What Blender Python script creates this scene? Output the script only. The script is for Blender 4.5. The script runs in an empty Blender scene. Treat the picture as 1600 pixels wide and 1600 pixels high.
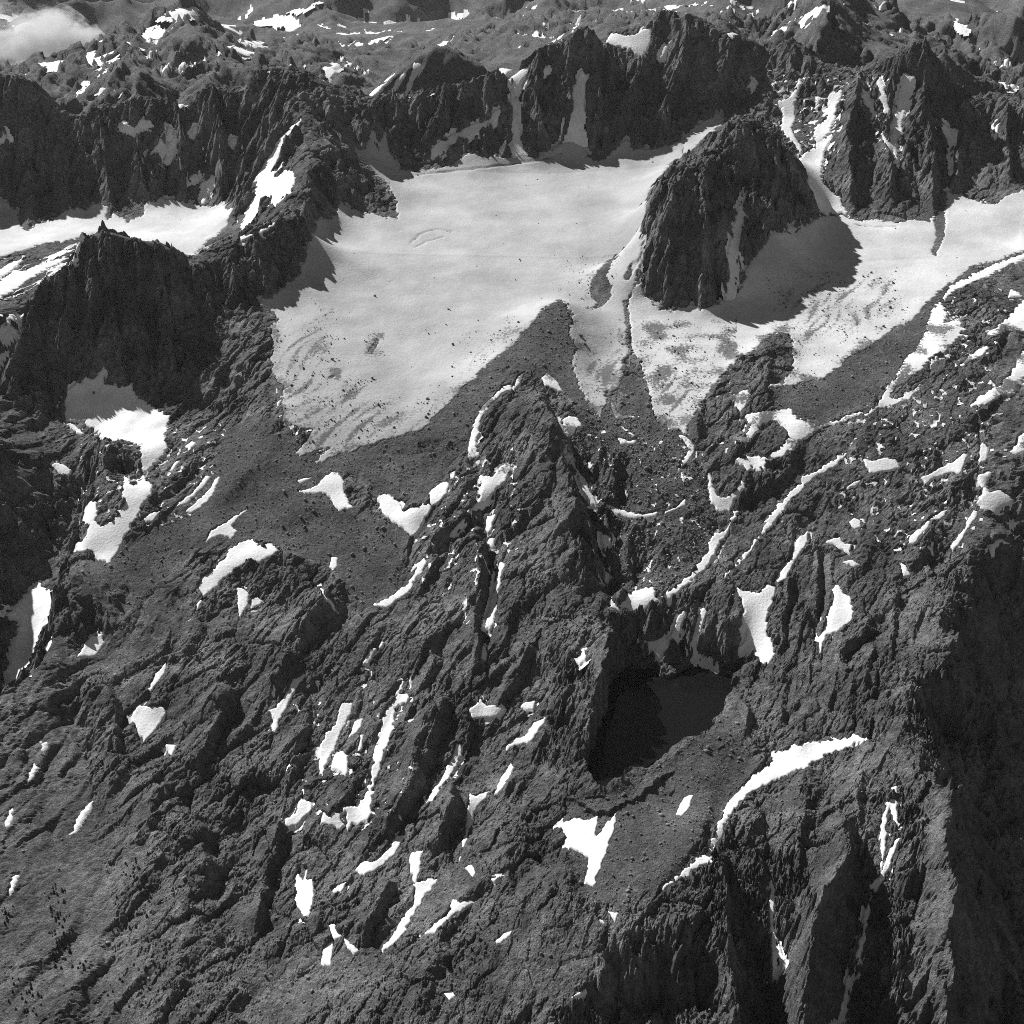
import bpy, math, random
import numpy as np
from mathutils import Matrix, Vector
random.seed(7); rng = np.random.default_rng(11)
R = math.radians
scene = bpy.context.scene
COL = scene.collection

# ---------------------------------------------------------------- camera
CAM_Z = 2200.0; PITCH = 25.0; FOV = 40.0
FPX = 800.0/math.tan(R(FOV/2))
cam_d = bpy.data.cameras.new('camera'); cam = bpy.data.objects.new('camera', cam_d); COL.objects.link(cam)
cam_d.sensor_fit = 'HORIZONTAL'; cam_d.angle = R(FOV); cam_d.clip_start = 10; cam_d.clip_end = 80000
cam.location = (0, 0, CAM_Z); cam.rotation_euler = (R(90-PITCH), 0, 0)
scene.camera = cam

# ---------------------------------------------------------------- sky, sun, exposure
SUN_EL, SUN_AZ = 41.0, -43.0          # azimuth clockwise from +Y (the way the camera looks): the sun stands left and behind
world = bpy.data.worlds.new('World'); scene.world = world; world.use_nodes = True
nt = world.node_tree; nt.nodes.clear()
sky = nt.nodes.new('ShaderNodeTexSky'); sky.sky_type = 'NISHITA'; sky.sun_disc = False
sky.sun_elevation = R(SUN_EL); sky.sun_rotation = R(SUN_AZ); sky.altitude = 3800
bw = nt.nodes.new('ShaderNodeRGBToBW')      # black and white film
bg = nt.nodes.new('ShaderNodeBackground'); bg.inputs['Strength'].default_value = 0.05
wo = nt.nodes.new('ShaderNodeOutputWorld')
nt.links.new(sky.outputs[0], bw.inputs[0]); nt.links.new(bw.outputs[0], bg.inputs['Color']); nt.links.new(bg.outputs[0], wo.inputs['Surface'])
sun_d = bpy.data.lights.new('sun', 'SUN'); sun_d.energy = 5.0; sun_d.angle = R(0.5); sun_d.color = (1, 1, 1)
sun = bpy.data.objects.new('sun', sun_d); COL.objects.link(sun)
sdir = Vector((math.sin(R(SUN_AZ))*math.cos(R(SUN_EL)), math.cos(R(SUN_AZ))*math.cos(R(SUN_EL)), math.sin(R(SUN_EL))))
sun.rotation_euler = sdir.to_track_quat('Z', 'Y').to_euler()
scene.cycles.use_denoising = False; scene.cycles.filter_width = 1.0      # keeps the grain of the rock
scene.cycles.max_bounces = 5; scene.cycles.volume_bounces = 1
scene.view_settings.view_transform = 'Standard'; scene.view_settings.look = 'None'
scene.view_settings.exposure = 0.55; scene.view_settings.gamma = 1.0; scene.view_settings.use_curve_mapping = False

# ---------------------------------------------------------------- helpers
cp, sp = math.cos(R(PITCH)), math.sin(R(PITCH))
def project(x, y, z):
    "ground point -> place in the 1600 px photograph (used to find where on the mountain a feature lies)"
    dz = z-CAM_Z
    dep = y*cp - dz*sp; up = y*sp + dz*cp
    return 800+FPX*x/dep, 800-FPX*up/dep
def ground(px, py, Y):
    "the point on the sight line of (px,py) at ground distance Y from the camera"
    u = (px-800)/FPX; v = (800-py)/FPX
    dy = cp+v*sp; dz = -sp+v*cp; t = Y/dy
    return u*t, Y, CAM_Z+dz*t
def sstep(a, b, x):
    t = np.clip((x-a)/(b-a), 0, 1); return t*t*(3-2*t)
def hash2(ix, iy, seed):
    h = (ix.astype(np.int64)*374761393 + iy.astype(np.int64)*668265263 + seed*1274126177) & 0xffffffff
    h = ((h ^ (h >> 13))*1274126177) & 0xffffffff
    return ((h ^ (h >> 16)) & 0xffffff).astype(np.float32)*(1/16777216.0)
def gnoise(x, y, seed=0):
    "gradient noise, about -1..1"
    x0 = np.floor(x); y0 = np.floor(y)
    fx = (x-x0).astype(np.float32); fy = (y-y0).astype(np.float32)
    ix = x0.astype(np.int32); iy = y0.astype(np.int32)
    ux = fx*fx*fx*(fx*(fx*6-15)+10); uy = fy*fy*fy*(fy*(fy*6-15)+10)
    def g(dx, dy):
        a = hash2(ix+dx, iy+dy, seed)*np.float32(2*math.pi)
        return np.cos(a)*(fx-dx)+np.sin(a)*(fy-dy)
    a = g(0, 0); b = g(1, 0); c = g(0, 1); d = g(1, 1)
    return ((a+(b-a)*ux)*(1-uy)+(c+(d-c)*ux)*uy)*np.float32(1.5)
def facets(x, y, seed):
    "tilted blocks: every cell of a jittered net is a plane of its own"
    qx = np.floor(x).astype(np.int32); qy = np.floor(y).astype(np.int32)
    best = np.full(x.shape, 9e9, np.float32); second = best.copy(); out = np.zeros(x.shape, np.float32)
    for dx in (-1, 0, 1):
        for dy in (-1, 0, 1):
            cx = qx+dx; cy = qy+dy
            vx = (x-cx-hash2(cx, cy, seed)).astype(np.float32); vy = (y-cy-hash2(cx, cy, seed+1)).astype(np.float32)
            d = vx*vx+vy*vy; k = d < best; second = np.where(k, best, np.minimum(second, d)); best = np.where(k, d, best)
            a = hash2(cx, cy, seed+2); b = hash2(cx, cy, seed+3); h = hash2(cx, cy, seed+4)
            p = (h-.5)+(a-.5)*2.2*vx+(b-.5)*2.2*vy
            out[k] = p[k]
    return out, np.sqrt(second)-np.sqrt(best)
def ridge(n): return 1-2*np.abs(n)            # sharp crests

# ---------------------------------------------------------------- outlines of the snow (kind | which one | outline)
SNOW_TXT = '''glacier|broad white main glacier filling the cirque under the dark headwall, left of the rock buttress|487,365 500,345 525,338 530,322 560,330 600,340 622,342 622,320 610,292 580,262 555,235 572,228 577,200 586,205 590,240 602,205 608,240 622,264 660,268 700,262 720,248 740,240 760,245 800,247 815,238 835,250 860,235 885,222 910,232 925,252 945,250 970,225 985,222 985,232 1010,235 1040,228 1065,222 1070,212 1098,188 1120,182 1132,190 1112,206 1086,232 1050,252 1030,275 1014,302 1005,335 1000,375 997,405 994,430 990,450 980,470 978,520 982,550 972,565 970,600 955,612 940,610 948,625 938,650 925,640 905,600 895,570 900,540 890,520 895,490 888,475 875,468 850,480 825,510 800,540 770,562 745,585 710,620 680,650 655,672 620,682 560,700 520,715 495,722 510,708 520,698 470,712 462,708 480,690 490,672 470,668 445,655 440,620 445,605 430,590 425,560 428,540 422,510 440,500 420,480 405,480 412,468 440,455 455,440 470,430 480,400
glacier|sunlit white glacier right of the rock buttress with a curved moraine along its lower edge|1262,350 1290,338 1320,340 1345,345 1380,345 1400,350 1420,345 1450,347 1460,340 1478,345 1480,302 1500,305 1520,315 1555,320 1570,308 1600,298 1650,295 1650,378 1600,392 1560,405 1520,415 1480,445 1450,470 1425,500 1400,510 1365,535 1350,545 1335,550 1310,575 1285,590 1245,600 1210,605 1200,605 1225,598 1238,580 1240,545 1240,530 1225,518 1205,522 1190,535 1175,550 1155,555 1140,572 1125,590 1105,615 1085,650 1070,665 1075,680 1060,670 1045,668 1030,660 1020,640 1015,610 1008,590 1000,560 985,545 982,500 982,470 990,450 1000,448 1005,465 1020,478 1040,487 1055,488 1075,480 1100,482 1125,475 1150,470 1165,437 1175,405 1200,375 1235,355
glacier|small bright glacier at the far left beneath the dark cliffs, behind the dark peak|-30,318 0,315 25,330 32,355 45,362 60,350 85,345 100,330 110,325 135,328 150,320 168,322 165,345 180,335 195,345 198,352 225,335 230,318 250,312 280,315 300,320 325,325 345,322 360,328 355,350 340,365 320,380 305,395 298,404 285,400 265,387 240,380 200,370 165,360 140,368 120,370 100,375 60,382 30,392 0,400 -30,405
snow_patch|bright snow field on the far cliff at the top, right of the cloud|240,25 262,18 270,8 278,3 290,8 300,3 315,2 312,12 300,20 275,25
snow_patch|snow at the left edge of the photo above the cloud|0,62 8,50 25,38 40,40 50,45 35,50 15,55
snow_patch|small forked snow patch in the middle of the cloud on the far slope|52,38 60,35 60,45 70,45 60,57 58,48
snow_patch|short snow strip on the far slope just right of the cloud|140,60 150,57 162,52 165,42 172,46 160,58 145,65
snow_patch|long thin snow strip on the top left shoulder of the far rounded peak|222,65 235,50 243,45 255,55 272,47 250,62 225,70
snow_patch|ragged snow running up the left ridge of the far rounded peak|125,100 140,85 145,80 155,88 165,82 180,75 190,68 198,67 185,80 165,95 140,102
snow_patch|faint level snow band below the cloud at the far left|40,107 55,97 75,98 95,97 90,103 65,105
snow_patch|tiny slanting snow patch on the left foot of the far rounded peak, uppermost there|160,120 168,112 170,117 162,123
snow_patch|three cornered snow patch low on the far rounded peak's left side|152,143 158,130 162,135 168,135 168,140 158,143
snow_patch|thin pale snow streak left of the three cornered patch on the far left slope|125,145 133,132 135,135 128,146
snow_patch|small round snow patch low on the far rounded peak, right of the three cornered one|174,145 178,138 183,141 178,147
snow_patch|small upright snow tongue showing in the notch left of the high left summit|279,168 280,150 286,150 287,165 283,170
snow_patch|grey ledge snow on the dark left ridge below its saddle|168,188 185,197 210,190 235,188 240,196 215,203 200,203
snow_patch|bright snow cut by the left edge of the photo on the dark left cliffs|-30,236 0,235 5,225 14,218 10,215 5,202 0,213 -30,215
snow_couloir|bright forked snow gully on the dark left cliff, left of its twin|225,247 235,238 245,225 250,215 253,220 258,235 252,245 243,254 248,240 235,245
snow_couloir|bright snow gully on the dark left cliff, right of its forked twin|262,250 263,235 270,220 277,205 278,212 275,225 282,238 278,248 270,248
snow_patch|small snow dab above the forked gully on the dark left cliff|252,208 257,198 255,210 250,214
snow_patch|small upright snow dab high between the two gullies on the left cliff|263,214 266,202 268,212 265,218
snow_patch|narrow snow dab high on the left cliff, right of the two gullies|300,210 305,198 306,205 301,212
snow_patch|small blocky snow patch above the right end of the small left glacier|294,285 298,275 308,272 310,278 300,285
snow_couloir|bright steep snow tongue reaching down to the small left glacier|315,317 320,295 318,285 325,282 332,278 330,290 322,310 320,318
snow_patch|lone square snow dab on the dark cliff below the high left summit|360,225 363,218 370,218 372,226 365,228
snow_patch|long level snow band right of the far rounded peak|355,74 375,72 400,72 420,75 400,82 385,84 370,79
snow_patch|flat snow strip above the long level band right of the far rounded peak|375,66 400,60 430,60 438,65 400,70
snow_patch|ragged snow patch high behind the far rounded peak, on the mesa foot|402,37 412,35 422,40 433,28 445,35 455,33 462,42 455,45 440,40 430,44 415,44
snow_patch|curved snow strip at the top edge, just above the far mesa|449,17 470,15 482,8 490,2 500,0 502,5 490,8 475,20 455,20
snow_patch|short wavy snow strip at the top, just right of the curved strip|503,7 515,10 530,7 520,15 510,13
snow_patch|long ragged snow line along the foot of the far mesa cliffs|500,63 515,66 530,58 535,67 545,65 560,58 565,68 575,72 580,65 595,60 613,56 610,62 595,65 578,76 565,70 550,68 535,76 530,70 510,70
snow_patch|small bright snow block right behind the flat high left summit|420,98 425,92 436,90 435,98 422,102
snow_patch|ragged small snow patch on the far slope between the left summit and the striped peak|505,112 512,105 520,102 530,95 530,102 520,107 525,115 515,120 508,118
snow_patch|leftmost snow stripe on the striped peak behind the headwall crest|572,145 575,140 590,125 605,112 620,105 610,118 595,130 580,147
snow_patch|second snow stripe from the left on the striped peak|602,148 608,135 620,118 633,106 635,105 625,125 615,138 608,148
snow_patch|widest snow stripe, third from the left on the striped peak|623,146 632,130 640,112 645,98 655,92 663,93 660,105 650,120 640,135 635,146
snow_patch|short rightmost snow stripe low on the striped peak|641,143 648,130 655,125 650,137 645,143
snow_patch|small snow triangle on the headwall crest right of the snow stripes|660,142 661,135 667,138 675,138 665,143
snow_patch|isolated snow wedge on the right flank of the striped peak|709,127 712,117 722,113 740,117 730,122
snow_patch|slim snow strip on the far slope above the striped peak's top|685,60 700,65 710,73 705,75 690,65
snow_couloir|thin upright snow gully on the far wall right of the striped peak's top|710,75 714,55 718,57 714,75
snow_patch|small snow patch right behind the dark crest, beside the snowy notch|775,110 785,103 800,108 792,112 788,118
snow_couloir|bright branching snow in the notch of the headwall crest|800,115 810,108 818,105 825,115 812,128 805,148 800,135
snow_couloir|bright slanting snow gully just right of the snowy notch in the crest|822,135 830,120 840,115 855,112 845,120 832,130
snow_couloir|large bright snow face on the spur below the high left summit|400,297 405,275 412,258 425,245 432,222 440,210 455,205 450,220 440,240 428,262 427,278 440,268 452,265 462,275 455,300 440,312 428,325 422,310 410,318 402,345 385,355 375,360 380,345 392,330 395,310
snow_couloir|narrow snow strip at the top of the spur, above the large snow face|453,211 460,195 470,183 472,187 462,205 456,213
snow_patch|thin white snow line along the ledge right of the small left glacier|375,370 400,360 420,350 440,335 445,338 420,356 400,367 380,372
snow_patch|shaded grey snow ramp slanting up across the dark headwall|672,242 680,228 700,220 722,200 745,195 768,180 780,170 782,178 765,197 745,207 720,217 700,234 680,243
snow_couloir|shaded grey couloir dropping from the snowy notch to the main glacier|800,150 806,165 808,195 818,232 828,243 800,248 802,230 800,190
snow_couloir|wide shaded couloir on the headwall, between two dark rock towers|893,145 898,135 910,112 915,120 912,150 908,190 905,200 912,225 910,232 880,225 886,190 895,165
snow_patch|bright snow saddle high on the main crest between jagged summits|945,70 955,50 962,53 975,57 992,55 1000,50 1018,40 1020,48 1015,75 1005,90 1000,88 985,75 965,72
snow_couloir|small bright snow sliver right of the bright saddle on the main crest|1033,88 1038,75 1050,62 1045,75 1036,88
snow_patch|little snow patch at the top, just behind the highest crest summit|1037,10 1045,5 1057,8 1050,18 1045,15
snow_patch|ragged snow fringe above the far tarn at the top of the photo|800,25 812,15 818,12 825,22 838,20 850,17 852,25 870,22 875,18 880,28 900,32 905,36 885,34 850,33 838,33 820,27 805,26
snow_patch|thin snow edge along the back of the crest below the far tarn|862,68 875,55 893,45 890,50 870,65
snow_couloir|thin snow gully at the very top edge, left of the highest crest summit|1009,15 1010,0 1015,12 1018,18
snow_patch|slanting snow strip behind the crest, right of the highest summit|1134,53 1150,48 1165,35 1167,36 1152,55 1140,57
snow_couloir|thin upright snow gully near the top edge, above the slanting strip|1135,25 1138,10 1145,0 1142,15 1138,27
snow_patch|tiny snow patch high on the arete behind the rock buttress|1165,138 1175,125 1178,130 1170,138
snow_patch|long snow strip up the left edge of the far right pyramid peak|1247,35 1260,22 1270,18 1275,10 1288,3 1290,10 1275,20 1262,30 1250,38
snow_patch|short hooked snow patch left of the far right pyramid peak, below the long strip|1212,60 1218,52 1224,48 1228,58 1220,62
snow_couloir|ragged branching snow on the right wall, leftmost, just above the buttress|1220,200 1225,165 1215,160 1230,155 1238,150 1250,118 1252,130 1248,150 1240,160 1243,180 1235,205 1250,225 1253,235 1240,222 1225,210
snow_couloir|broad winding snow couloir running down to the right glacier|1310,145 1313,138 1316,148 1308,165 1304,185 1295,205 1285,218 1300,215 1290,230 1285,245 1282,270 1290,290 1310,308 1322,332 1290,335 1280,325 1270,300 1258,275 1250,250 1260,240 1273,230 1275,200 1285,190 1295,170 1295,158 1280,152 1295,152
snow_couloir|left arm of the V shaped snow on the right wall|1343,150 1352,152 1360,160 1370,180 1378,190 1385,210 1395,218 1400,235 1405,255 1400,250 1390,230 1380,215 1372,195 1360,175 1350,160
snow_couloir|short snow strip between the two arms of the V on the right wall|1373,120 1378,135 1388,150 1392,170 1390,182 1382,178 1372,152 1370,140
snow_couloir|bright right arm of the V shaped snow on the right wall|1408,130 1415,128 1424,130 1420,150 1415,165 1410,185 1408,205 1403,220 1400,235 1393,220 1395,195 1403,170 1403,155 1408,145
snow_couloir|thin Y shaped snow thread on the dark wall right of the V|1465,187 1475,195 1485,210 1492,220 1496,205 1494,225 1490,240 1489,268 1487,250 1490,225 1475,205
snow_patch|small snow dab on the rightmost dark wall|1555,200 1562,192 1560,200 1556,215
snow_patch|ragged snow on the far slopes near the top right corner|1480,15 1495,12 1497,28 1505,40 1510,45 1500,42 1490,25 1482,20
snow_patch|tiny flat snow streak at the right end of the far ridge|1567,130 1585,133 1580,136
snow_patch|tiny snow dab at the top edge, right of the far right pyramid peak|1378,0 1388,4 1380,6
snow_patch|long lit snow streak on the slope left of the dark peak|0,440 20,425 50,420 90,405 115,400 90,412 70,422 40,440 10,460 0,465 -30,470 -30,450
snow_patch|short streak at the left edge above the long streak beside the dark peak|-30,440 0,425 20,410 40,405 20,420 0,435
snow_patch|small pale snow sliver at the left edge below the long streak|-20,508 0,500 18,488 20,492 8,505 0,508
snow_patch|bright snow wedge at the left edge beside the dark peak's foot|-30,547 0,547 10,545 20,555 18,563 5,575 0,578 -30,580
snow_patch|large half shaded snow field at the foot of the dark left peak|100,625 105,610 120,603 135,590 155,585 160,580 165,600 180,605 205,605 222,622 240,640 268,648 262,665 255,680 260,690 262,702 252,715 240,725 230,738 222,735 220,715 222,695 205,688 180,692 165,685 150,672 130,660 105,655 98,640
snow_patch|thin snow edge below left of the half shaded snow field|100,660 110,662 125,672 130,678 120,675 108,665
snow_patch|star shaped snow patch on the dark ground at the far left|82,727 90,725 105,728 112,732 108,742 95,748 88,738
snow_patch|large ragged snow field draining down left from the half shaded field|192,790 195,745 205,755 212,755 225,748 238,758 235,770 222,790 220,800 205,825 180,865 172,880 150,873 145,865 125,857 120,850 135,838 140,820 125,810 122,803 130,785 140,778 148,783 152,800 150,812 158,822 172,815 180,808
snow_patch|upper of two parallel slanting snow strips on the left slabs|265,798 280,785 300,770 312,755 320,745 330,745 320,760 305,775 285,790
snow_patch|lower of two parallel slanting snow strips on the left slabs|290,800 305,785 325,770 335,752 342,745 335,770 318,790 300,803
snow_patch|small pointed snow dab right of the half shaded snow field|290,697 300,690 305,692 295,702
snow_patch|short slanting snow dab above the two parallel strips|265,735 275,720 282,718 272,735
snow_patch|tiny snow patch where the dark peak meets the grey moraine|340,660 352,672 345,665
snow_patch|ragged small snow patch right of the large ragged left field|225,810 240,800 250,797 240,812 228,815
snow_patch|bright winged snow patch on the moraine below the main glacier|468,768 480,765 495,758 510,745 520,738 530,740 535,748 537,765 545,785 555,795 540,795 530,800 520,785 510,770 495,770 475,770
snow_patch|slim snow strip just above the winged patch|465,750 475,748 488,746 480,752 470,755
snow_patch|wedge of snow in the hollow under the steep moraine face|590,778 600,773 615,778 625,790 630,800 640,793 655,790 670,785 675,795 665,810 655,830 648,838 630,828 615,815 600,800
snow_patch|ragged snow just up right of the wedge under the moraine|672,770 685,755 700,752 702,760 695,775 685,785 675,790 670,780
snow_patch|long curving snow band between the lateral moraine and the middle rib|732,710 735,690 740,670 745,655 755,635 770,620 785,605 800,600 800,608 785,615 770,628 755,645 748,665 742,690 748,712 742,722 732,720
snow_patch|bright branching snow on the middle rib, below the curving band|752,745 770,745 785,730 795,725 797,735 790,750 775,765 760,785 745,800 728,798 735,788 750,780 755,765
snow_patch|small snow dab between the curving band and the branching snow|702,740 712,735 710,745 705,748
snow_patch|snow in the saddle behind the top of the middle rib|800,605 808,590 820,582 814,598 803,610
snow_patch|ragged snow right of the rib's saddle, under the pointed rock head|848,590 855,583 865,590 880,612 868,610 860,603 850,602
snow_patch|snow fan at the upper left corner of the rock glacier|878,655 890,650 900,652 910,662 900,672 890,690 885,705 880,710 885,690 883,670
snow_patch|thin snow line tracing the right edge of the middle rib|878,710 888,712 900,730 912,745 920,762 932,792 925,788 912,768 900,742
snow_patch|curved white snow strip across the front of the rock glacier|940,790 950,785 965,795 980,800 1005,803 1028,800 1025,806 990,810 965,803 950,798
snow_patch|short snow strip at the right end of the curved strip|1040,800 1060,790 1072,777 1073,790 1055,797 1042,801
snow_patch|snow tongue down the right side of the rock glacier|1060,680 1070,682 1088,697 1085,705 1075,720 1060,735 1065,720 1078,702 1070,690
snow_patch|short snow dash on the upper left of the rock glacier|944,708 952,715 956,736 947,730 943,720
snow_patch|bent snow strip where debris leaves the glacier snout|953,625 960,630 965,645 972,650 998,650 975,656 962,651 957,640
snow_patch|thin snow arc near the top of the rock glacier|963,682 985,689 998,684 990,693 970,692
snow_patch|oval snow patch right of the glacier snout, below the dark knob|1148,635 1150,625 1158,610 1168,608 1173,620 1165,635 1158,642
snow_patch|slanting snow dash left of the oval patch by the glacier snout|1118,662 1125,655 1135,640 1148,622 1140,640 1128,660
snow_patch|big branching snow field below the curved moraine in the middle right|1163,650 1180,645 1200,640 1225,642 1235,640 1245,655 1270,660 1280,665 1310,655 1330,647 1350,645 1335,652 1300,665 1270,675 1250,690 1245,695 1225,710 1200,720 1195,735 1170,732 1150,722 1155,715 1180,718 1200,712 1225,695 1230,680 1225,665 1210,655 1185,668 1170,690 1155,690 1140,685 1165,680 1175,665
snow_patch|snow wrapped round the small dark block right of the rock glacier|1106,735 1112,735 1112,760 1120,775 1135,778 1150,765 1160,750 1164,757 1150,780 1140,800 1125,800 1112,785
snow_patch|long snow trough from the rock glacier's right edge down to the grey tarn|1135,830 1145,800 1152,800 1130,840 1120,855 1112,870 1100,890 1085,905 1075,912 1050,928 1035,940 1020,950 1005,957 965,956 945,945 955,935 965,945 980,928 1000,920 1020,918 1025,930 1050,920 1075,902 1090,885 1105,865 1110,858 1108,845 1120,835
snow_patch|small snow patch at the left foot of the rock glacier, above the grey tarn|945,895 955,895 962,900 960,912 950,920 945,910
snow_patch|small snow patch on the rock glacier's left foot beside the middle rib|940,835 950,833 955,840 948,855 945,862 940,848
snow_patch|longest diagonal snow strip on the right hand slabs|1128,905 1140,890 1155,880 1170,860 1185,840 1200,815 1215,790 1240,765 1252,755 1250,750 1262,745 1285,730 1310,715 1322,710 1318,718 1300,730 1270,748 1250,770 1230,790 1205,820 1185,845 1165,870 1150,890 1135,902
snow_patch|blocky snow patch below the small black pool on the right slope|1350,718 1365,720 1385,715 1400,718 1407,730 1385,737 1360,738 1353,728
snow_patch|small snow cap above the shaded nook on the right slope|1325,760 1335,752 1345,752 1337,761
snow_patch|wide ragged snow patch right of the blocky one on the right slope|1440,745 1455,740 1475,730 1490,720 1505,710 1510,710 1507,725 1500,740 1485,738 1465,745 1448,755
snow_patch|large bright snow gap behind the curved right moraine, running down left|1415,560 1430,550 1445,525 1455,490 1465,475 1472,475 1475,485 1475,505 1490,502 1500,500 1500,510 1507,515 1495,530 1480,545 1465,552 1450,560 1445,570 1430,585 1415,598 1400,608 1390,620 1400,625 1415,615 1425,612 1437,602 1435,610 1420,622 1400,632 1385,637 1370,640 1350,650 1372,632 1378,620 1390,600 1400,590
snow_patch|straight white snow strip along the top of the right moraine|1475,465 1485,448 1510,435 1550,415 1590,400 1600,397 1650,380 1650,390 1600,405 1570,418 1530,438 1495,452 1482,462
snow_patch|wide snow field cut by the right edge of the photo below the moraine|1545,522 1560,510 1575,495 1590,480 1600,470 1650,460 1650,520 1600,520 1580,520 1555,518 1560,524
snow_patch|small ragged snow patch above the wide field at the right edge|1575,465 1580,452 1590,455 1597,462 1585,462
snow_patch|flat snow dash on the slabs right of the large snow gap|1500,570 1512,560 1530,545 1545,542 1535,555 1520,562 1505,573
snow_patch|long ragged snow band climbing to the right edge above the shadowed step|1515,635 1530,620 1545,612 1560,605 1575,585 1585,575 1595,555 1600,540 1650,530 1650,590 1600,590 1590,600 1592,612 1575,620 1560,615 1540,630
snow_patch|upright snow patch on the right slope, between the ragged patch and the edge|1530,705 1535,690 1540,695 1545,710 1540,722 1530,722
snow_patch|snow patch at the right edge of the photo, above the lower scattered ones|1580,705 1590,685 1600,675 1650,670 1650,695 1600,705 1590,710
snow_patch|large broken snow patch on the far right slope, below the upright patch|1530,745 1540,738 1550,738 1540,755 1545,770 1560,765 1575,770 1585,780 1570,790 1555,800 1535,795 1528,785 1535,765
snow_patch|large comma shaped snow bank on the left slope below the long moraine|312,910 315,900 335,890 350,872 365,855 380,845 395,843 400,850 420,850 435,855 425,865 410,875 398,880 385,880 370,890 350,905 330,920 318,930 312,920
snow_patch|wispy snow streak just above the comma shaped bank|322,846 330,830 355,815 385,796 378,805 362,822 370,830 362,842 345,835
snow_patch|upright snow patch below the comma shaped bank|370,920 380,920 390,928 387,945 375,965 372,950 373,935
snow_patch|small snow dab right of the upright patch below the comma bank|392,935 400,932 410,940 405,948 395,948
snow_patch|single oval snow patch alone on the smooth left slope|122,1025 132,1010 145,995 160,992 163,1005 152,1022 140,1027
snow_patch|slanting snow strip up right of the ragged square patch on the left|232,1075 245,1050 260,1035 262,1045 248,1065 235,1080
snow_patch|ragged square snow patch with rock specks on the left slope|207,1120 220,1105 230,1102 250,1103 260,1115 250,1130 240,1145 225,1158 215,1145
snow_patch|snow on the left rim beside the deep black cirque, largest there|68,1005 75,985 83,975 80,995 70,1020 65,1020
snow_patch|upper snow sliver on the rim of the deep black cirque|85,938 90,922 91,935 85,944
snow_patch|thin lowest snow line on the rim of the deep black cirque|52,1045 60,1030 68,1021 60,1038
snow_patch|tiny snow triangle below the ragged square patch|260,1165 275,1167 268,1180 262,1172
snow_patch|tiny snow dab in the groove near the left edge, level with the ragged square|64,1172 66,1161 74,1159 73,1172 67,1180
snow_patch|short thin snow dash on the left slope, up right of the slanting strip|347,1057 360,1042 368,1038 356,1052
snow_patch|slim snow line running down left from the comma bank|295,970 305,955 312,938 317,940 308,952
snow_couloir|slanting snow gully with a hooked foot left of centre|420,1110 430,1105 440,1095 450,1080 460,1065 478,1050 478,1058 465,1070 455,1090 445,1110 437,1125 432,1142 427,1140 428,1125
snow_couloir|broad snow gully left of the long central one|500,1200 500,1175 510,1145 522,1135 528,1115 535,1098 553,1095 550,1110 540,1130 530,1150 522,1170 510,1190 503,1212
snow_patch|slim snow strip between the broad gully and the long central one, upper|545,1152 555,1130 568,1120 564,1135 552,1150
snow_patch|slim snow strip between the broad gully and the long central one, lower|559,1172 563,1148 568,1148 565,1172
snow_patch|forked snow patch at the foot of the broad snow gully|518,1200 522,1180 535,1172 543,1180 543,1200 540,1212 528,1200
snow_couloir|long central snow gully that bends left at its ragged foot|583,1200 590,1160 597,1130 602,1110 612,1095 618,1088 628,1060 632,1065 625,1085 640,1085 643,1090 630,1100 618,1110 613,1140 600,1175 592,1200 585,1225 580,1245 578,1270 560,1290 550,1285 543,1300 540,1290 545,1285 538,1265 560,1262 570,1245 580,1225
snow_patch|small square snow patch above the long central gully|566,1038 575,1020 578,1013 588,1015 576,1040
snow_patch|tiny snow dab up right of the small square patch|592,1012 597,1002 601,1005 596,1014
snow_patch|lacy diagonal snow strip along the edge of the dark moraine tongue|582,945 600,938 615,930 635,915 645,900 655,880 663,870 666,878 660,892 648,905 640,922 625,935 605,948
snow_patch|wide winged snow patch in the middle, right of the long central gully|733,1110 745,1100 750,1092 760,1102 775,1100 783,1098 790,1110 775,1120 755,1122 738,1125
snow_couloir|upright snow gully down the left side of the middle rib|760,980 765,955 772,925 778,900 780,878 790,880 782,900 778,930 773,960 765,986
snow_patch|small snow drop below the upright gully of the middle rib|748,1040 754,1012 761,1020 758,1032
snow_couloir|slanting snow gully below the wide winged patch|665,1257 675,1240 690,1220 700,1195 713,1160 723,1160 722,1175 710,1200 695,1222 680,1242
snow_patch|thin snow thread on the right edge of the dark moraine tongue's rock step|498,917 512,928 520,943 530,958 520,953 510,938
snow_patch|small bright upright block on the steep front of the dark moraine tongue|515,886 518,870 527,871 527,886 521,891
snow_patch|small snow strip on the middle rib's left shoulder, upper|705,832 715,815 726,807 722,820 712,833
snow_patch|small snow strip on the middle rib's left shoulder, right one|754,832 762,812 776,800 771,815 764,836
snow_patch|tiny snow block below the right strip on the middle rib's left shoulder|765,845 772,843 773,858 767,856
snow_patch|bent bright snow strip left of the black tarn's cliff|790,1165 800,1155 820,1150 835,1130 852,1122 850,1132 835,1150 825,1163 805,1165 790,1174
snow_patch|small oval snow patch above the bent strip left of the tarn cliff|812,1105 820,1098 835,1096 833,1108 820,1110
snow_patch|forked snow dab on the rib crest above the black tarn|885,1040 892,1022 900,1030 912,1015 916,1025 905,1038 890,1036
snow_patch|two armed snow patch on the slabs above the black tarn, left one|1002,1002 1010,1000 1030,998 1037,993 1040,1000 1050,990 1060,965 1073,950 1073,965 1062,985 1052,1002 1040,1015 1030,1022 1015,1018
snow_patch|upright snow strip on the slabs above the black tarn, reaching its shore|1075,1035 1082,1020 1078,1010 1085,985 1090,965 1100,950 1103,955 1098,975 1090,1000 1095,1015 1097,1038 1085,1038
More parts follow.
